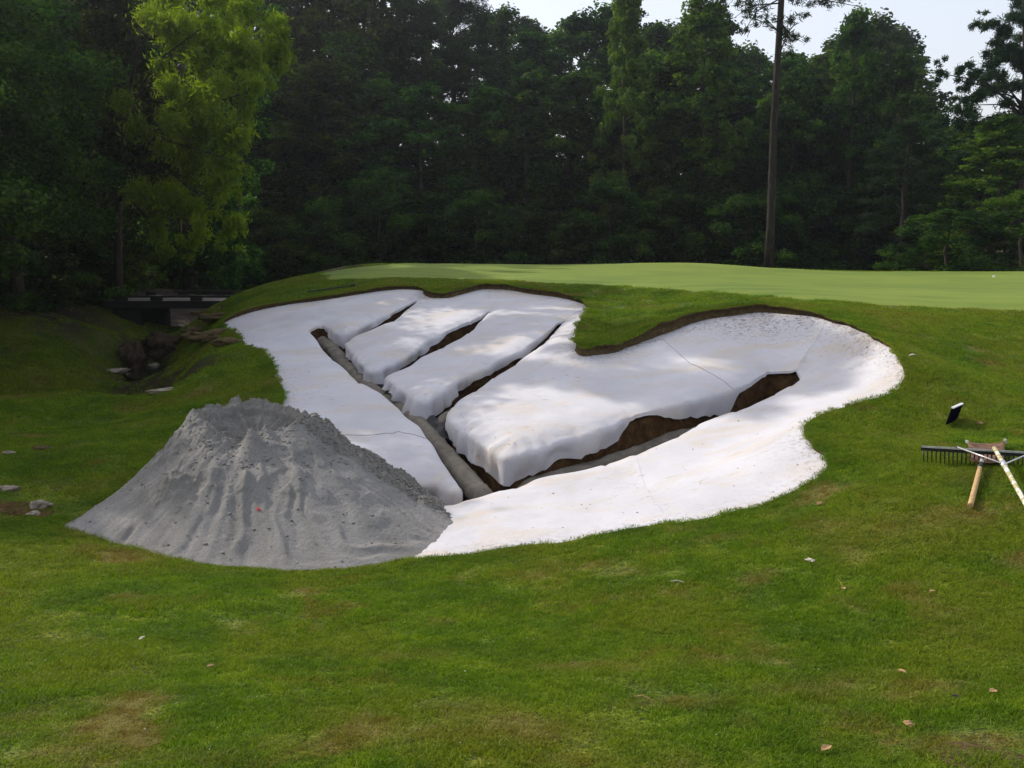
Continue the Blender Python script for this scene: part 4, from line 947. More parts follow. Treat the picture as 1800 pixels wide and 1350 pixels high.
# custom trees built from clusters measured in the photograph
def blobtree(name, label, base, blobs, count, L, W, mat, bark, r0, seed,  droop=0.0, shell=.4, flat=.85, trunkpts=None, limb=1.0):
    bx_, by_ = base[0], base[1]; bz = gh(bx_, by_) - 0.1; r = np.random.default_rng(seed); cs = []
    for (px, py, rp, Y) in blobs:
        R_ = rp / FPX * Y
        for k in range(8 if rp > 25 else 3):
            q = P3(px, py, Y); o_ = r.normal(size=3) * R_ * 0.52
            cs.append((q[0] - bx_ + o_[0], q[1] - by_ + o_[1] * 1.3, q[2] - bz + o_[2] * .9, R_ * r.uniform(0.22, 0.46), R_ * r.uniform(0.2, 0.36)))
    V_, F_ = leaves(cs, count, L, W, seed, droop, shell, flat); e = empty(name, (bx_, by_, bz))
    link('crown', mk_mesh('crown', V_, F_), M[mat], e)
    b_ = MB(); tp = trunkpts or [(0, 0, 0), (0.1, 0, 3), (0.0, 0, 7), (0.1, 0, 11)]
    b_.tube(tp, [r0 * (1 - 0.85 * k / (len(tp) - 1)) for k in range(len(tp))], 10)
    idx = r.choice(len(cs), min(int(15 * limb), len(cs)), replace=False); tpv = [Vector(p) for p in tp]
    for j in idx:
        en = Vector(cs[j][:3]); zt = min(max(en.z - 0.3 * math.hypot(en.x, en.y), tp[-1][2] * 0.3 + 1.2 * r.uniform()), tp[-1][2] * 0.98)
        for a, b2 in zip(tpv[:-1], tpv[1:]):
            if a.z <= zt <= b2.z: st = a.lerp(b2, (zt - a.z) / (b2.z - a.z)); break
        else: st = tpv[-2]
        q = r0 * 0.3 * (1 - 0.7 * zt / tp[-1][2]) + 0.012
        md = st.lerp(en, 0.5) + Vector((r.normal() * .15, r.normal() * .15, 0.1 * (en - st).length)); b_.tube([st, st.lerp(md, .5) + Vector((0, 0, .05)), md, en], [q, q * .8, q * .55, q * .15 + .003], 6)
    t = b_.obj('trunk', M[bark], e, True); tagp(e, label, 'tree'); return e
x0, y0 = P3(205, 500, 23.5)[:2]
blobtree('willow_oak', 'yellow green drooping tree at the upper left catching the sun, branches over the bridge', (x0, y0),
 [(410,60,62,20),(455,110,42,20),(475,125,22,19.8),(395,150,62,20),(345,85,60,20.5),(445,160,30,19.8),(325,160,58,20.5),(400,235,50,20),(360,225,55,20.3),(420,270,22,19.8),(400,315,36,19.8),(345,285,58,20.4),(425,385,22,19.8),(392,400,34,19.8),(355,375,42,20),(305,335,58,20.6),(305,250,60,20.6),(438,412,8,19.8),(398,432,14,19.8),(290,40,70,21),(380,-10,70,20.5),(470,55,35,20.4),(300,420,40,20.6),(455,150,26,19.6),(415,345,24,19.8)],
 44000, .14, .030, 'leafpale', 'bark', .12, 41, droop=0.45, shell=.05, flat=.3, trunkpts=[(0, 0, 0), (.1, 0, 1.8), (.45, -.5, 3.6), (1.2, -1.3, 5.6), (2.2, -2.2, 8.2)], limb=1.3)
for (px, Y, lb, sd, wx, top) in [(60, 24.5, 'large dark leafy tree filling the upper left corner of the photo', 51, 190, -50), (205, 26.5, 'dark leafy tree behind the drooping sunlit tree', 52, 150, -40), (-130, 21, 'dark leafy tree cut off by the left edge of the photo', 53, 170, -60), (330, 31, 'dark tree in shade behind the bridge', 54, 150, 0)]:
    xx, yy = P3(px, 500, Y)[:2]; r = np.random.default_rng(sd); bl = []
    for k in range(46): bl.append((px + r.uniform(-wx, wx) * .8, top + (540 - top) * r.uniform(0.0, 0.95), r.uniform(35, 75), Y + r.uniform(-2, 2.5)))
    blobtree('broadleaf_tree', lb, (xx, yy), bl, 52000, .13, .085, 'leaf', 'bark', .24, sd, shell=.4, trunkpts=[(0, 0, 0), (.1, 0, 3), (.1, .1, 6), (0, 0, 9.5)])
xx, yy = P3(1775, 480, 33)[:2]
blobtree('pine_tree', 'big dark pine at the upper right with tufted branches reaching into the sky', (xx, yy),
 [(1745,60,26,32),(1725,50,20,32),(1765,95,34,33),(1715,115,26,32),(1660,125,20,31.5),(1645,115,14,31.5),(1672,160,24,31.5),(1700,150,26,32),(1740,150,36,33),(1780,170,45,33),(1790,110,40,33),(1665,190,16,31.5),(1700,210,30,32),(1745,220,42,33),(1795,240,50,33),(1650,140,14,31.5),(1720,290,40,33),(1780,310,60,34),(1660,245,24,32),(1690,320,30,33),(1640,215,16,32),(1820,40,40,33),(1850,150,60,33),(1735,20,12,32)],
 52000, .20, .03, 'needle', 'pinebark', .2, 61, shell=.1, flat=.2, trunkpts=[(0, 0, 0), (.1, 0, 3), (.0, 0, 6.5), (-.3, 0, 9.5)])

# the tall pine on the back of the green
xb, yb = P3(1350, 478, 26.5)[:2]; zb = gh(xb, yb) - 0.1
pe = empty('tall_pine', (xb, yb, zb)); tagp(pe, 'tall pine with a long bare trunk on the back edge of the green', 'tree')
top = P3(1377, -60, 26.5); tp = Vector((top[0] - xb, 0, top[2] - zb)); b_ = MB()
TP = [Vector((0, 0, 0)), Vector((0.02, 0, 1.2)), tp * 0.5 + Vector((-.04, 0, 0)), tp, tp * 1.35, tp * 1.75]
b_.tube(TP, [.13, .112, .095, .075, .055, .02], 12); b_.obj('trunk', M['pinebark'], pe, True)
r = np.random.default_rng(77); cs = []; b_ = MB()
BR = [((1376, 60), (1345, 40), (1318, 30)), ((1376, 62), (1350, 38), (1340, 30)), ((1374, 70), (1395, 45), (1405, 40)), ((1373, 40), (1390, 62), (1412, 75)), ((1375, 5), (1320, 10), (1290, 32)), ((1376, -20), (1340, -10), (1300, 15)), ((1376, -5), (1330, 20), (1305, 60)),
      ((1377, -30), (1430, -15), (1500, 5)), ((1377, -25), (1450, 0), (1512, 12)), ((1377, -10), (1400, -5), (1420, 8)), ((1376, -50), (1470, -30), (1495, -5)), ((1376, -45), (1310, -40), (1270, -10)), ((1376, -60), (1330, -60), (1285, 5)), ((1372, 90), (1384, 60), (1396, 95))]
for k, br in enumerate(BR):
    ps = [Vector(P3(px, py, 26.5 + (j * (0.5 if k % 2 else -0.5)))) - Vector((xb, yb, zb)) for j, (px, py) in enumerate(br)]
    b_.tube(ps, [.022, .014, .006], 5)
    for t in np.linspace(0.35 if k > 3 else .1, 1.0, 9 if k > 3 else 7):
        p = ps[0].lerp(ps[1], t * 2) if t < .5 else ps[1].lerp(ps[2], t * 2 - 1)
        o_ = r.normal(size=3) * 0.12; cs.append((p.x + o_[0], p.y + o_[1], p.z + o_[2] + .05, r.uniform(.09, .19), r.uniform(.07, .13)))
for k in range(30):   # crown above the frame
    a = r.uniform(0, 6.28); q = r.uniform(.3, 2.0); zc = tp.z * r.uniform(1.12, 1.75); en = Vector((tp.x * zc / tp.z + q * math.cos(a), q * math.sin(a), zc))
    b_.tube([(tp.x * (zc - .5) / tp.z, 0, zc - .5), en], [.03, .008], 5); cs.append((en.x, en.y, en.z, r.uniform(.3, .6), r.uniform(.2, .35)))
b_.obj('branches', M['pinebark'], pe, True)
V_, F_ = leaves(cs, 15000, .15, .022, 78, 0, .1, .2); link('crown', mk_mesh('crown', V_, F_), M['needle'], pe)

# trees left of the frame, whose shade lies over the left side
for (x, y, H, W_) in [(-11.5, 15.5, 8.0, 8.0), (-12.2, 20.0, 8.6, 8.0), (-10.8, 12.0, 5.6, 6.5), (-9.2, 16.2, 6.1, 5.4), (-8.9, 13.2, 5.3, 5.2), (-10.6, 18.3, 6.9, 6.0)]:
    tree('h', x, y, H, W_, 'spreading shade tree beyond the left edge, its branches hanging over the left lawn', 'tree', 'spreading trees over the left lawn')
for px, Y, H_ in ((20, 22, 1.6), (75, 23.5, 2.2), (130, 24.5, 2.0), (-40, 20, 1.8), (165, 26, 1.8)):
    q = P3(px, 480, Y); tree('s', q[0], Y, H_, H_ * 1.7, 'low dark bush at the edge of the shaded left bank under the big trees', 'shrub', 'bushes on the left bank', 'understory_shrub')
for px, Y in ((-60, 29), (10, 31), (80, 30), (150, 32), (-140, 27), (225, 36), (300, 37), (380, 37), (450, 37)):
    q = P3(px, 480, Y); tree('s', q[0], Y, random.uniform(2.6, 4.0), 5.0, 'dark shrub under the trees behind the left end of the bridge', 'shrub', 'shrubs behind the bridge', 'understory_shrub')
tree('q', -10.4, 20.3, 11.6, 4.6, 'tall slender tree among the dark trees at the far left, its crown above the frame', 'tree')
OFF = [(-14, 13.5, 6.8, 6), (-14.5, 16.8, 8.8, 7), (-13.5, 19.8, 9.0, 6.5), (-13.5, 10.2, 4.8, 5), (-20, 22, 12, 8), (-16, 24, 11, 8), (-24, 16, 12, 9), (-11.2, 15.2, 7.5, 4.5)]
for k, (x, y, H, W_) in enumerate(OFF):
    tree('abc'[k % 3], x, y, H, W_, 'shade tree on the left bank beyond the left edge of the photo', 'tree', 'trees beyond the left edge')

# ------------------------------------------------------------------ bridge, path, creek
def draped(name, px, off, step, mat, kind='structure'):
    w_ = np.array([tuple(onground(a, b_)) for a, b_ in px]); R_ = resample(w_[:, :2], step, True, 2)
    g_ = np.mgrid[R_[:, 0].min():R_[:, 0].max():step, R_[:, 1].min():R_[:, 1].max():step].reshape(2, -1).T + .003
    g_ = g_[inpoly(g_[:, 0], g_[:, 1], R_)]; g_ = g_[pdist(g_[:, 0], g_[:, 1], R_) > step * .4] if len(g_) else g_
    v_, t_ = cdt(np.vstack([R_, g_]), [(i, (i + 1) % len(R_)) for i in range(len(R_))], lambda x, y: inpoly(x, y, R_))
    o = link(name, mk_mesh(name, np.c_[v_, [gh(a, b_) + off for a, b_ in v_]], t_, True), mat); tagp(o, kind=kind); return o
pth = np.array([(-13.0, 27.0), (-10.4, 25.6), (-6.2, 25.4), (-4.4, 27.2), (-3.0, 30.5), (-5, 33), (-8, 33.5), (-13, 33), (-17, 31)])
R_ = resample(pth, .5, True, 3); g_ = np.mgrid[-17:-3:.5, 25:34:.5].reshape(2, -1).T; g_ = g_[inpoly(g_[:, 0], g_[:, 1], R_)]; g_ = g_[pdist(g_[:, 0], g_[:, 1], R_) > .2]
v_, t_ = cdt(np.vstack([R_, g_]), [(i, (i + 1) % len(R_)) for i in range(len(R_))], lambda x, y: inpoly(x, y, R_))
tagp(link('dirt_path', mk_mesh('dirt_path', np.c_[v_, [gh(a, b_) + .03 for a, b_ in v_]], t_, True), M['path']), kind='structure')
wp = np.array([(-9.3, 32), (-9.0, 26), (-8.75, 22.6), (-7.9, 19.6), (-7.2, 17.7), (-6.6, 17.4), (-6.9, 19.6), (-7.8, 22.6), (-7.9, 26), (-8.4, 32)])
R_ = resample(wp, .5, True, 2); v_, t_ = cdt(R_, [(i, (i + 1) % len(R_)) for i in range(len(R_))], lambda x, y: inpoly(x, y, R_))
tagp(link('creek_water', mk_mesh('creek_water', np.c_[v_, np.full(len(v_), -1.13)], t_, True), M['water']), kind='structure')
# bridge: deck seen edge on, kerb rail on blocks
YB = 23.4
def bx2(b_, x0, x1, y0, y1, z0, z1): b_.box(((x0 + x1) / 2, (y0 + y1) / 2, (z0 + z1) / 2), (x1 - x0, y1 - y0, z1 - z0))
xl = P3(186, 525, YB)[0]; xr = P3(500, 522, YB)[0]; zd = zat(530.5, YB); br = empty('footbridge', ((xl + xr) / 2, YB, zd)); tagp(br, 'low dark timber bridge with pale deck boards over the shaded creek at the left', 'bridge')
def part(name, f, mat, parent=br, **kw):
    b_ = MB(); f(b_); o = b_.obj(name, mat, parent, **kw); o.location = -Vector(parent.location) if parent.parent is None and parent.type == 'EMPTY' else (0, 0, 0); return o
part('stringer', lambda b_: bx2(b_, xl, xr, YB - .16, YB - .105, zd - .15, zd + .027), M['darkwood'])
part('stringer', lambda b_: bx2(b_, xl, xr, YB + 1.9, YB + 2.0, zd - .22, zd - .012), M['darkwood'])
nb = 28; bw = (xr - xl) / nb
pm = None
for k in range(nb):
    if pm is None:
        b_ = MB(); b_.box((0, 0, 0), (bw - .015, 2.1, .035)); pm = mk_mesh('deck_board', b_.v, b_.f); pm.materials.append(M['wood'])
    o = link('deck_board', pm, None, br); o.location = Vector((xl + (k + .5) * bw, YB + .95, zd + .008 + random.uniform(-.003, .003))) - Vector(br.location)
for yy in (YB - .02, YB + 1.92):
    f0 = 0.16
    part('kerb_rail', lambda b_: bx2(b_, xl + (1.0 if yy > YB + 1 else .55), xr + .1, yy - .05, yy + .07, zd + .105, zd + .155), M['darkwood'])
for pb in (236, 337, 385 + 0, 433 + 0):
    pass
for pb in (205, 266, 336, 400):
    xa = P3(pb, 527, YB)[0]; xc = P3(pb + 19, 527, YB)[0]
    part('rail_block', lambda b_: bx2(b_, xa, xc, YB - .065, YB + .05, zd + .027, zd + .104), M['darkwood'])
    part('rail_block', lambda b_: bx2(b_, xa, xc, YB + 1.88, YB + 1.99, zd + .027, zd + .104), M['darkwood'])
for xq in (xl + .5, xr - .7):
    part('abutment', lambda b_: bx2(b_, xq - .35, xq + .35, YB - .05, YB + 1.95, zd - 1.3, zd - .224), M['darkwood'])
# thin stake by the creek, sapling behind the bridge
p = onground(281, 593); b_ = MB(); b_.tube([(0, 0, -.1), (0.01, 0, .42)], .013, 6); st = empty('marker_stake', p); b_.obj('post', M['darkwood'], st); tagp(st, 'thin dark stake standing on the creek bank below the bridge', 'stake')
p = onground(255, 512); sp_ = empty('sapling', p); b_ = MB(); b_.tube([(0, 0, -.1), (.02, 0, .5), (0, 0, 1.0)], [.05, .04, .02], 6); b_.obj('trunk', M['bark'], sp_)
cs = [(random.uniform(-.8, 1.0), random.uniform(-.5, .5), 1.0 + random.uniform(-.2, .8), .3, .2) for _ in range(12)]
V_, F_ = leaves(cs, 2500, .11, .07, 91); link('crown', mk_mesh('crown', V_, F_), M['leafbright'], sp_); tagp(sp_, 'small sapling behind the far end of the bridge', 'tree')

# ------------------------------------------------------------------ stones, sod clods, fallen leaves
def rock(name, px, py, size, mat, label, cat, seed, flat=.6, sub=4, rough=.6, sink=.3, rz=0, surf=None, group=None):
    p = onground(px, py) if surf is None else surf
    import bmesh
    bm = bmesh.new(); bmesh.ops.create_icosphere(bm, subdivisions=sub, radius=1)
    co = np.array([v.co[:] for v in bm.verts]); nzv = fbm(co[:, 0] * 1.1 + seed, co[:, 1] * 1.1, co[:, 2] * 1.1, o=4, gain=.55)
    co *= (1 + rough * nzv)[:, None]; co *= np.array([size[0], size[1], size[1] * flat if len(size) < 3 else size[2]]) / 2
    for v, c in zip(bm.verts, co): v.co = c
    me = bpy.data.meshes.new(name); bm.to_mesh(me); bm.free()
    if rough < .65: me.polygons.foreach_set('use_smooth', np.ones(len(me.polygons), bool))
    o = link(name, me, mat); o.location = p + Vector((0, 0, co[:, 2].max() * (1 - 2 * sink))); o.rotation_euler = (0, 0, rz); tagp(o, label, cat, group); return o
rock('creek_rock', 237, 645, (.38, .6, .62), M['brownstone'], 'tall brown boulder standing at the creek edge below the bridge', 'rock', 1)
rock('creek_rock', 290, 618, (.75, .6, .5), M['brownstone'], 'wide brown boulder bedded in the creek bank right of the tall boulder', 'rock', 2)
rock('creek_rock', 258, 655, (.3, .3, .16), M['stone'], 'small pale stone below the boulders in the ditch', 'rock', 3)
rock('creek_rock', 272, 648, (.28, .24, .16), M['stone'], 'pale stone leaning on the bank beside the small ditch stone', 'rock', 4)
rock('flat_stone', 284, 690, (.34, .12, .06), M['stone'], 'flat pale stone lying at the top of the ditch bank', 'rock', 5, rz=.5, sink=.2)
rock('creek_rock', 205, 655, (.5, .2, .10), M['stone'], 'long grey slab lying in the creek left of the boulders', 'rock', 6, rz=.9)
rock('sod_clod', 383, 562, (.75, .35, .16), M['dry'], 'pale dried sod heap at the far left tip of the bunker', 'sod', 7, rough=.5)
rock('sod_clod', 350, 553, (.6, .3, .12), M['dry'], 'low brown sod heap left of the pale heap at the bunker tip', 'sod', 8, rough=.5)
rock('sod_clod', 372, 597, (.8, .5, .22), M['dry'], 'dark heap of turned sod on the left bank of the bunker', 'sod', 9, rough=.6)
rock('sod_clod', 345, 588, (.5, .4, .2), M['dry'], 'small dark sod clod behind the turned sod heap', 'sod', 10, rough=.6)
rock('sod_clod', 400, 606, (.45, .3, .14), M['dry'], 'brown sod clod touching the liner at the left bank', 'sod', 11, rough=.6)
rock('mossy_stone', 70, 893, (.16, .13, .08), M['stone'], 'grey stone in the bare patch at the far left edge', 'rock', 12)
rock('dirt_clod', 12, 862, (.18, .12, .06), M['stone'], 'pale dirt clod at the left edge above the bare patch', 'clod', 13, rough=.5)
rock('dirt_clod', 75, 790, (.20, .12, .05), M['dry'], 'brown clod in the shaded lawn left of the sand pile', 'clod', 14, rough=.5)
rock('dirt_clod', 15, 798, (.12, .08, .04), M['stone'], 'small pale clod in the shaded lawn at the left edge', 'clod', 15, rough=.5)
rock('dirt_clod', 60, 905, (.10, .08, .04), M['stone'], 'small pale stone below the grey stone in the bare patch', 'clod', 16)
rock('dirt_clod', 1424, 988, (.05, .035, .016), M['paper'], 'crumpled pale scrap on the lawn right of the bunker front', 'scrap', 17, rough=.7, sink=-.15)
rock('dirt_clod', 1442, 888, (.05, .04, .018), M['leaflitter'], 'small tan clod on the turf by the right hand bunker edge', 'clod', 18, sink=-.1)
rock('dirt_clod', 1722, 747, (.05, .04, .02), M['leaflitter'], 'tan clod at the end of the little sign\'s shadow', 'clod', 19, sink=-.1)
rock('dirt_clod', 1597, 1277, (.03, .03, .012), M['leaflitter'], 'small orange brown clod in the lawn at lower right', 'clod', 20, sink=-.2)
# exposed dirt patches
draped('bare_patch', [(-60,885),(0,878),(40,885),(75,880),(100,895),(85,912),(40,908),(0,902),(-60,905)], .006, .08, M['clay'])
draped('bare_patch', [(1620,1318),(1680,1300),(1760,1318),(1810,1330),(1860,1352),(1780,1372),(1700,1356),(1650,1340)], .004, .05, M['lip'])
# leaves and scraps lying on the turf
def leafobj(name, px, py, L, W_, mat, label, seed, rz, stem=0.0, curl=.25):
    r = np.random.default_rng(seed); p = onground(px, py); pr = [(-.5, 0), (-.3, .32), (0, .5), (.25, .35), (.5, 0), (.25, -.38), (0, -.5), (-.3, -.3)]
    b_ = MB(); vs = [(0, 0, .25 * L * curl)] + [(a * L, c * W_, L * curl * (abs(c) * .9 + r.uniform(0, .3))) for a, c in pr]
    top_ = vs; bot = [(a, b2, c - .0012) for a, b2, c in vs]; k = len(vs)
    b_.v = top_ + bot; b_.f = [(0, i, i % 8 + 1) for i in range(1, 9)] + [(k, k + i % 8 + 1, k + i) for i in range(1, 9)] + [(i, k + i, k + i % 8 + 1, i % 8 + 1) for i in range(1, 9)]
    e = empty(name, p + Vector((0, 0, .022)), rz); b_.obj('blade', mat, e)
    if stem:
        s_b = MB(); s_b.tube([(L * .48, 0, L * curl * .3), (L * .48 + stem * .6, 0, .012), (L * .48 + stem, .01, .02)], .0012, 4); s_b.obj('stem', mat, e)
    tagp(e, label, 'leaf'); return e
leafobj('fallen_leaf', 1482, 1041, .035, .028, M['leaflitter'], 'dry orange leaf with a long upright stem on the right lawn', 1, 1.5, .07)
leafobj('fallen_leaf', 1452, 1326, .055, .028, M['leaflitter'], 'tan curled leaf near the bottom edge, right of the middle', 2, .6)
leafobj('fallen_leaf', 1605, 629, .11, .045, M['paper'], 'white curled scrap on the turf beyond the right end of the bunker', 3, .1)
leafobj('fallen_leaf', 250, 1129, .05, .018, M['paper'], 'thin white leaf on the left foreground lawn', 4, 1.3)
leafobj('fallen_leaf', 371, 1178, .04, .02, M['leaflitter'], 'small tan leaf on the left foreground lawn', 5, .5)
leafobj('fallen_leaf', 1638, 1046, .035, .025, M['leaflitter'], 'brown leaf on the lawn below the long rake', 6, .2)
leafobj('fallen_leaf', 1585, 1189, .04, .025, M['leaflitter'], 'small brown leaf in the lower right lawn', 7, 2.2)
leafobj('fallen_leaf', 1745, 1224, .035, .03, M['leaflitter'], 'tan leaf near the right edge of the foreground', 8, .3)
leafobj('fallen_leaf', 1678, 1234, .035, .02, M['darkwood'], 'dark leaf left of the tan leaf at the right edge', 9, .1)
b_ = MB(); p = onground(1190, 1028); b_.tube([(-.035, .01, .018), (0, 0, .028), (.04, -.012, .02)], .003, 5); tw_ = empty('twig', p); b_.obj('stem', M['paper'], tw_); tagp(tw_, 'short pale twig on the turf in front of the bunker', 'twig')
b_ = MB(); p = onground(1128, 1234 - 0); b_.tube([(-.03, .01, .018), (0, 0, .028), (.03, -.012, .02)], .003, 5); tw_ = empty('twig', p); b_.obj('stem', M['leaflitter'], tw_); tagp(tw_, 'short tan twig in the brown foreground patch', 'twig')
# pink tape scrap and lumps on the sand
p = P3(454, 877, 7.05); b_ = MB(); z_ = spz(p[0], p[1]); b_.box((0, 0, .006), (.018, .012, .02)); b_.box((-.012, .02, .012), (.008, .01, .01)); tgo = b_.obj('tape_scrap', M['pink']); tgo.location = (p[0], p[1], z_); tagp(tgo, 'tiny pink tape scrap on the face of the sand pile', 'scrap')
# crumbs on the liner and white specks that paint dew sparkle into the turf
def crumbs(name, P, smin, smax, mat, label, cat):
    r = np.random.default_rng(5); V_ = []; F_ = []
    base_ = np.array([(1, 0, 0), (-1, 0, 0), (0, 1, 0), (0, -1, 0), (0, 0, 1), (0, 0, -1)], float) * .5; fc = [(0, 2, 4), (2, 1, 4), (1, 3, 4), (3, 0, 4), (2, 0, 5), (1, 2, 5), (3, 1, 5), (0, 3, 5)]
    for p in P:
        s = r.uniform(smin, smax) * np.array([r.uniform(.7, 1.6), r.uniform(.7, 1.6), r.uniform(.4, .8)]); k = len(V_); a = r.uniform(0, 6.28); c_, s2 = math.cos(a), math.sin(a)
        for q in base_ * (1 + .3 * r.normal(size=(6, 1))):
            q = q * s; V_.append((p[0] + q[0] * c_ - q[1] * s2, p[1] + q[0] * s2 + q[1] * c_, p[2] + q[2]))
        F_ += [tuple(k + i for i in f) for f in fc]
    o = link(name, mk_mesh(name, V_, np.array(F_)), mat); tagp(o, label, cat, kind='stuff'); return o
def onF(px, py): 
    w_ = unproj(px, py, F); w_[:, 2] = fabz(w_[:, 0], w_[:, 1]) + 0.012; return w_
N = 420; k = rng.integers(0, n, N); q = np.stack([RING[k, 0] - nn[k, 0] * rng.exponential(.12, N), RING[k, 1] - nn[k, 1] * rng.exponential(.12, N)], 1)
px_ = np.r_[rng.normal(1300, 70, 200), rng.normal(1540, 30, 80), rng.uniform(850, 1440, 90)]; py_ = np.r_[rng.normal(575, 12, 200), rng.normal(612, 16, 80), rng.uniform(740, 930, 90)]
w2 = unproj(px_, py_, F)[:, :2]; q = np.vstack([q, w2]); q = q[inpoly(q[:, 0], q[:, 1], RING) & ~inpoly(q[:, 0], q[:, 1], HOLE)]
crumbs('soil_crumbs', np.c_[q, fabz(q[:, 0], q[:, 1]) + .006], .004, .013, M['lip'], 'brown soil crumbs scattered on the white liner', 'crumbs')
q = sampleY(3, 7.5, .42, .55, 1)[:, :2]; q = q[~inpoly(q[:, 0], q[:, 1], ERING)]; q = q[np.hypot(q[:, 0] - CX, q[:, 1] - CY) > 2]
crumbs('dew_specks', [(a, b_, gh(a, b_) + random.uniform(.015, .026)) for a, b_ in q], .002, .0045, M['dew'], 'tiny glinting white specks in the foreground turf', 'specks')
# sand lumps at the foot of the pile
q = []
for i in range(2600):
    a = rng.uniform(-math.pi, 0.6) if i < 700 else rng.uniform(-.28, .5); rf = float(np.interp(a, th, Rf, period=2 * math.pi)); t = rng.uniform(.2, 1.03) if i >= 700 else rng.choice([rng.uniform(.2, .45), rng.uniform(.3, 1.06)])
    x, y = CX + math.cos(a) * rf * t, CY + math.sin(a) * rf * t; q.append((x, y, spz(x, y) + .002))
crumbs('sand_lumps', q, .006, .028, M['sandlump'], 'small crumbled lumps of damp sand on the pile', 'lumps')

# ------------------------------------------------------------------ tools and sign
# landscape rake: local x along the bar, tines down, handle towards the viewer
zr = .10
pl = onground(1617, 817); prr = onground(1880, 822); c0 = (pl + prr) / 2
rk = empty('landscape_rake', c0, math.atan2(prr.y - pl.y, prr.x - pl.x)); Lr = (prr - pl).length
tagp(rk, 'wide dark steel rake resting on its tines at the right edge, with peeling white handle', 'rake')
sl_ = math.atan2(prr.z - pl.z, Lr)
b_ = MB(); b_.box((0, .004, zr), (Lr, .006, .034)); b_.box((0, -.008, zr + .0185), (Lr, .028, .003)); b_.obj('bar', M['steel'], rk)
b_ = MB(); b_.box((0, -.0225, zr + .0175), (Lr, .005, .013)); b_.obj('edge_strip', M['bare'], rk)
NT = 34; tm = None
for k in range(NT):
    x = -Lr / 2 + .02 + k * (Lr - .04) / (NT - 1)
    if tm is None:
        b_ = MB(); b_.tube([(0, -.002, zr - .012), (0, -.004, zr - .05), (0.002, -.016, .0)], [.0052, .005, .003], 6); tm = mk_mesh('tine', b_.v, b_.f, True); tm.materials.append(M['steel'])
    o = link('tine', tm, None, rk); o.location = (x, 0, 0); o.rotation_euler = (0, random.uniform(-.02, .02), 0)
hp0 = Vector((0, -.012, zr + .03))
hb = rk.matrix_world; bpy.context.view_layer.update(); inv = rk.matrix_world.inverted()
he = inv @ (onground(1822, 960) + Vector((0, 0, .04))); d_ = (he - hp0); he2 = hp0 + d_ * 1.9
he2.z = (inv @ Vector((0, 0, gh(*(rk.matrix_world @ he2).xy) + .03))).z
mid = hp0.lerp(he2, .5)
b_ = MB(); b_.tube([hp0 + Vector((0, .02, 0)), hp0.lerp(he2, .1), mid, he2], [.0145, .015, .015, .015], 14); b_.obj('handle', M['peel'], rk, True)
soc = hp0.lerp(he2, .13)
for s in (-1, 1):
    b_ = MB(); b_.tube([(s * Lr * .255 - 0.0, -.02, zr + .028), tuple(soc + Vector((s * .01, 0, .008)))], .0055, 8); b_.obj('brace', M['bare'], rk, True)
    b_ = MB(); b_.box((s * Lr * .255, -.012, zr + .026), (.02, .03, .008)); b_.obj('bracket', M['steel'], rk)
b_ = MB(); b_.tube([tuple(hp0.lerp(he2, .11)), tuple(hp0.lerp(he2, .145))], .0195, 14); b_.obj('collar', M['bare'], rk, True)
# square spade lying behind the rake
pa = onground(1704, 822); pb = onground(1764, 822); pc = onground(1722, 833); pd = onground(1705, 898)
sp_ = empty('square_spade', (pa + pb) / 2 + Vector((0, 0, .012))); tagp(sp_, 'square rusty spade with a short tan wooden handle lying partly under the rake', 'spade')
wS = (pb - pa).length; fl = onground(1700, 790) - Vector(sp_.location); fr = onground(1765, 790) - Vector(sp_.location); nl = pa - Vector(sp_.location); nr2 = pb - Vector(sp_.location)
b_ = MB(); 
for i in range(9):
    for j in range(9):
        q = nl.lerp(nr2, i / 8).lerp(fl.lerp(fr, i / 8), j / 8); b_.v.append((q.x, q.y, q.z + .035 + .012 * (j / 8) + .02 * (abs(i / 8 - .5) * 2) ** 2.5))
for i in range(8):
    for j in range(8): a = i * 9 + j; b_.f.append((a, a + 9, a + 10, a + 1))
o = b_.obj('blade', M['rust'], sp_, True); sm = o.modifiers.new('thick', 'SOLIDIFY'); sm.thickness = .003
b_ = MB(); b_.box(tuple(fr + Vector((.004, 0, .065))), (.012, .03, .03)); b_.box(tuple(fl + Vector((-.003, 0, .06))), (.008, .05, .02)); b_.obj('rim', M['bare'], sp_)
bpy.context.view_layer.update(); inv = sp_.matrix_world.inverted(); h0 = inv @ (pc + Vector((0, 0, .045))); h1 = inv @ (pd + Vector((0, 0, .035)))
b_ = MB(); b_.tube([h0, h0.lerp(h1, .5), h1], [.016, .017, .0175], 14); b_.obj('handle', M['ash'], sp_, True, bevel=.002)
b_ = MB(); b_.tube([h0 + (h0 - h1) * .22, h0 + (h0 - h1) * .1, h0 + (h1 - h0) * .02], [.012, .013, .0215], 12); b_.obj('socket', M['steel'], sp_, True)
b_ = MB(); b_.tube([h0 + (h0 - h1) * .22, h0 + (h0 - h1) * .14], [.014, .013], 12); b_.obj('ferrule', M['bare'], sp_, True)
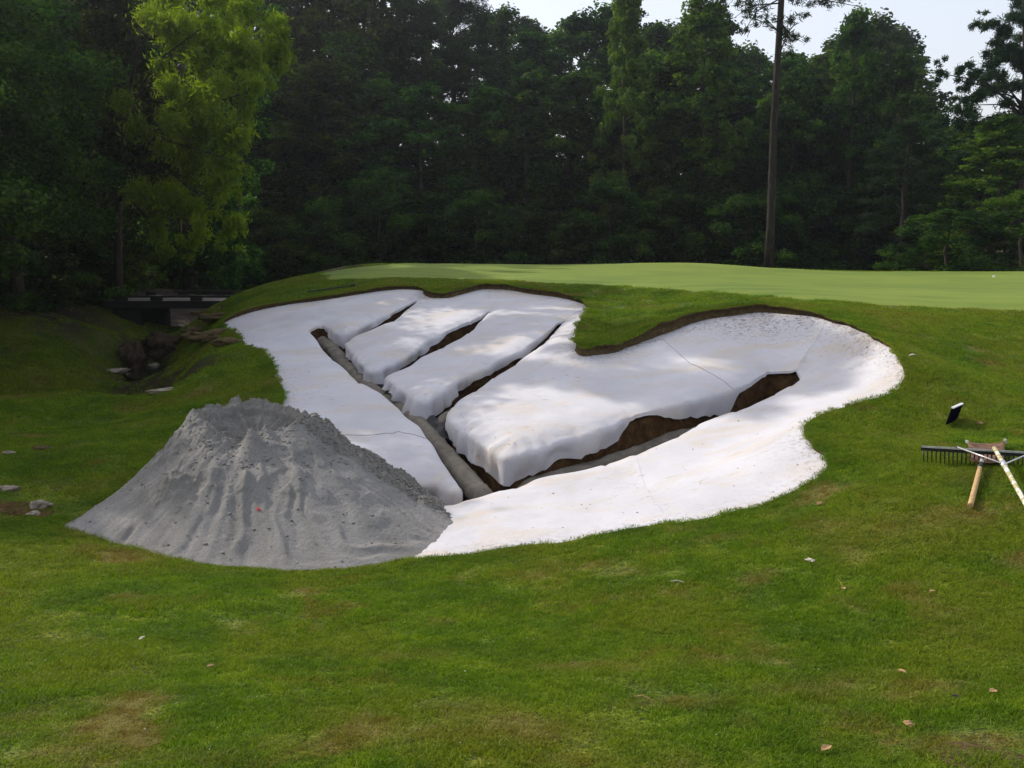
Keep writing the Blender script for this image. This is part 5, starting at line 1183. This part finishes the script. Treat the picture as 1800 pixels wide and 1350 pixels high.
# little sign plate
p = onground(1667, 752); p2 = onground(1685, 737); sg = empty('lawn_sign', p, math.atan2(p2.y - p.y, p2.x - p.x)); tagp(sg, 'small dark tilted sign plate with white edge standing on the right lawn', 'sign')
WS, HS = (p2 - p).length, 0.15
b_ = MB(); b_.box((WS / 2, 0, 0), (WS, .014, HS)); o = b_.obj('plate', M['navy'], sg, bevel=.003); o.location = (0, 0.0, .098); o.rotation_euler = (math.radians(15), 0, 0)
b_ = MB(); b_.box((WS / 2, 0, HS / 2 + .005), (WS + .004, .02, .010)); e = b_.obj('edge', M['white'], sg); e.location = o.location; e.rotation_euler = o.rotation_euler
for x in (.06, .24):
    b_ = MB(); b_.tube([(x, .02, -.06), (x, .012, .09)], .004, 6); b_.obj('stake', M['steel'], sg)
# drain rod on the far turf edge, golf hole liner marks
p = P3(560, 508, 18.7); a1_ = Vector(P3(540, 507.5, 18.7)); a2_ = Vector(P3(622, 502.5, 18.6)); a1_.z = gh(a1_.x, a1_.y) + .04; a2_.z = gh(a2_.x, a2_.y) + .05
b_ = MB(); b_.tube([a1_, (a1_ + a2_) / 2, a2_], .012, 6); b_.tube([a2_ - Vector((.06, 0, 0)), a2_ + Vector((.03, 0, .01))], .022, 6); ro = b_.obj('metal_rod', M['steel']); tagp(ro, 'thin dark rod lying on the turf above the far left liner edge', 'rod')
b_ = MB(); p = onground(1747, 489); b_.tube([(0, 0, 0), (0, 0, .04)], .03, 8); o = b_.obj('tee_ball', M['dew']); o.location = p + Vector((0, 0, .02)); o.name = 'golf_ball'; tagp(o, 'tiny white ball on the back right of the green', 'ball')
hz_b = MB(); hz_b.box((0, 25, 8.0), (150, 110, 21.0)); hm = bpy.data.materials.new('haze'); hm.use_nodes = True; hn_ = hm.node_tree; hn_.nodes.clear()
ho = hn_.nodes.new('ShaderNodeOutputMaterial'); hv_ = hn_.nodes.new('ShaderNodeVolumePrincipled'); hv_.inputs['Color'].default_value = (0.86, 0.92, 1.0, 1); hv_.inputs['Density'].default_value = 0.00065; hv_.inputs['Anisotropy'].default_value = 0.7
hn_.links.new(hv_.outputs[0], ho.inputs['Volume']); hzo = hz_b.obj('haze', hm); tagp(hzo, kind='stuff')
ORD = ['first', 'second', 'third', 'fourth', 'fifth', 'sixth', 'seventh', 'eighth', 'ninth', 'tenth', 'eleventh', 'twelfth', 'thirteenth', 'fourteenth', 'fifteenth', 'sixteenth', 'seventeenth', 'eighteenth', 'nineteenth', 'twentieth',
 'twenty first', 'twenty second', 'twenty third', 'twenty fourth', 'twenty fifth', 'twenty sixth', 'twenty seventh', 'twenty eighth', 'twenty ninth', 'thirtieth', 'thirty first', 'thirty second', 'thirty third', 'thirty fourth', 'thirty fifth', 'thirty sixth']
def relabel(group, fmt):
    os_ = sorted([o for o in COL.objects if o.get('group') == group and o.parent is None], key=lambda o: o.location.x / max(o.location.y, 1))
    for k, o in enumerate(os_): o['label'] = fmt % ORD[k]
relabel('trees of the wood behind the green, front row', 'dark broadleaf tree, front row of the wood behind the green, %s from left')
relabel('trees of the wood behind the green, middle row', 'tall dark tree of the middle row of the wood, %s from the left')
relabel('trees of the wood behind the green, back row', 'farthest hazy tree at the back of the wood, %s from the left')
relabel('shrubs at the foot of the wood', 'dark understory shrub at the foot of the wood, %s from the left')
relabel('spreading trees over the left lawn', 'spreading shade tree with branches over the left lawn, %s from the left')
relabel('shrubs behind the bridge', 'dark shrub under the trees behind the footbridge, %s from the left')
relabel('bushes on the left bank', 'low dark bush on the shaded left bank, %s from the left')
relabel('trees beyond the left edge', 'shade tree on the bank beyond the left edge, %s from the left')
print('done')
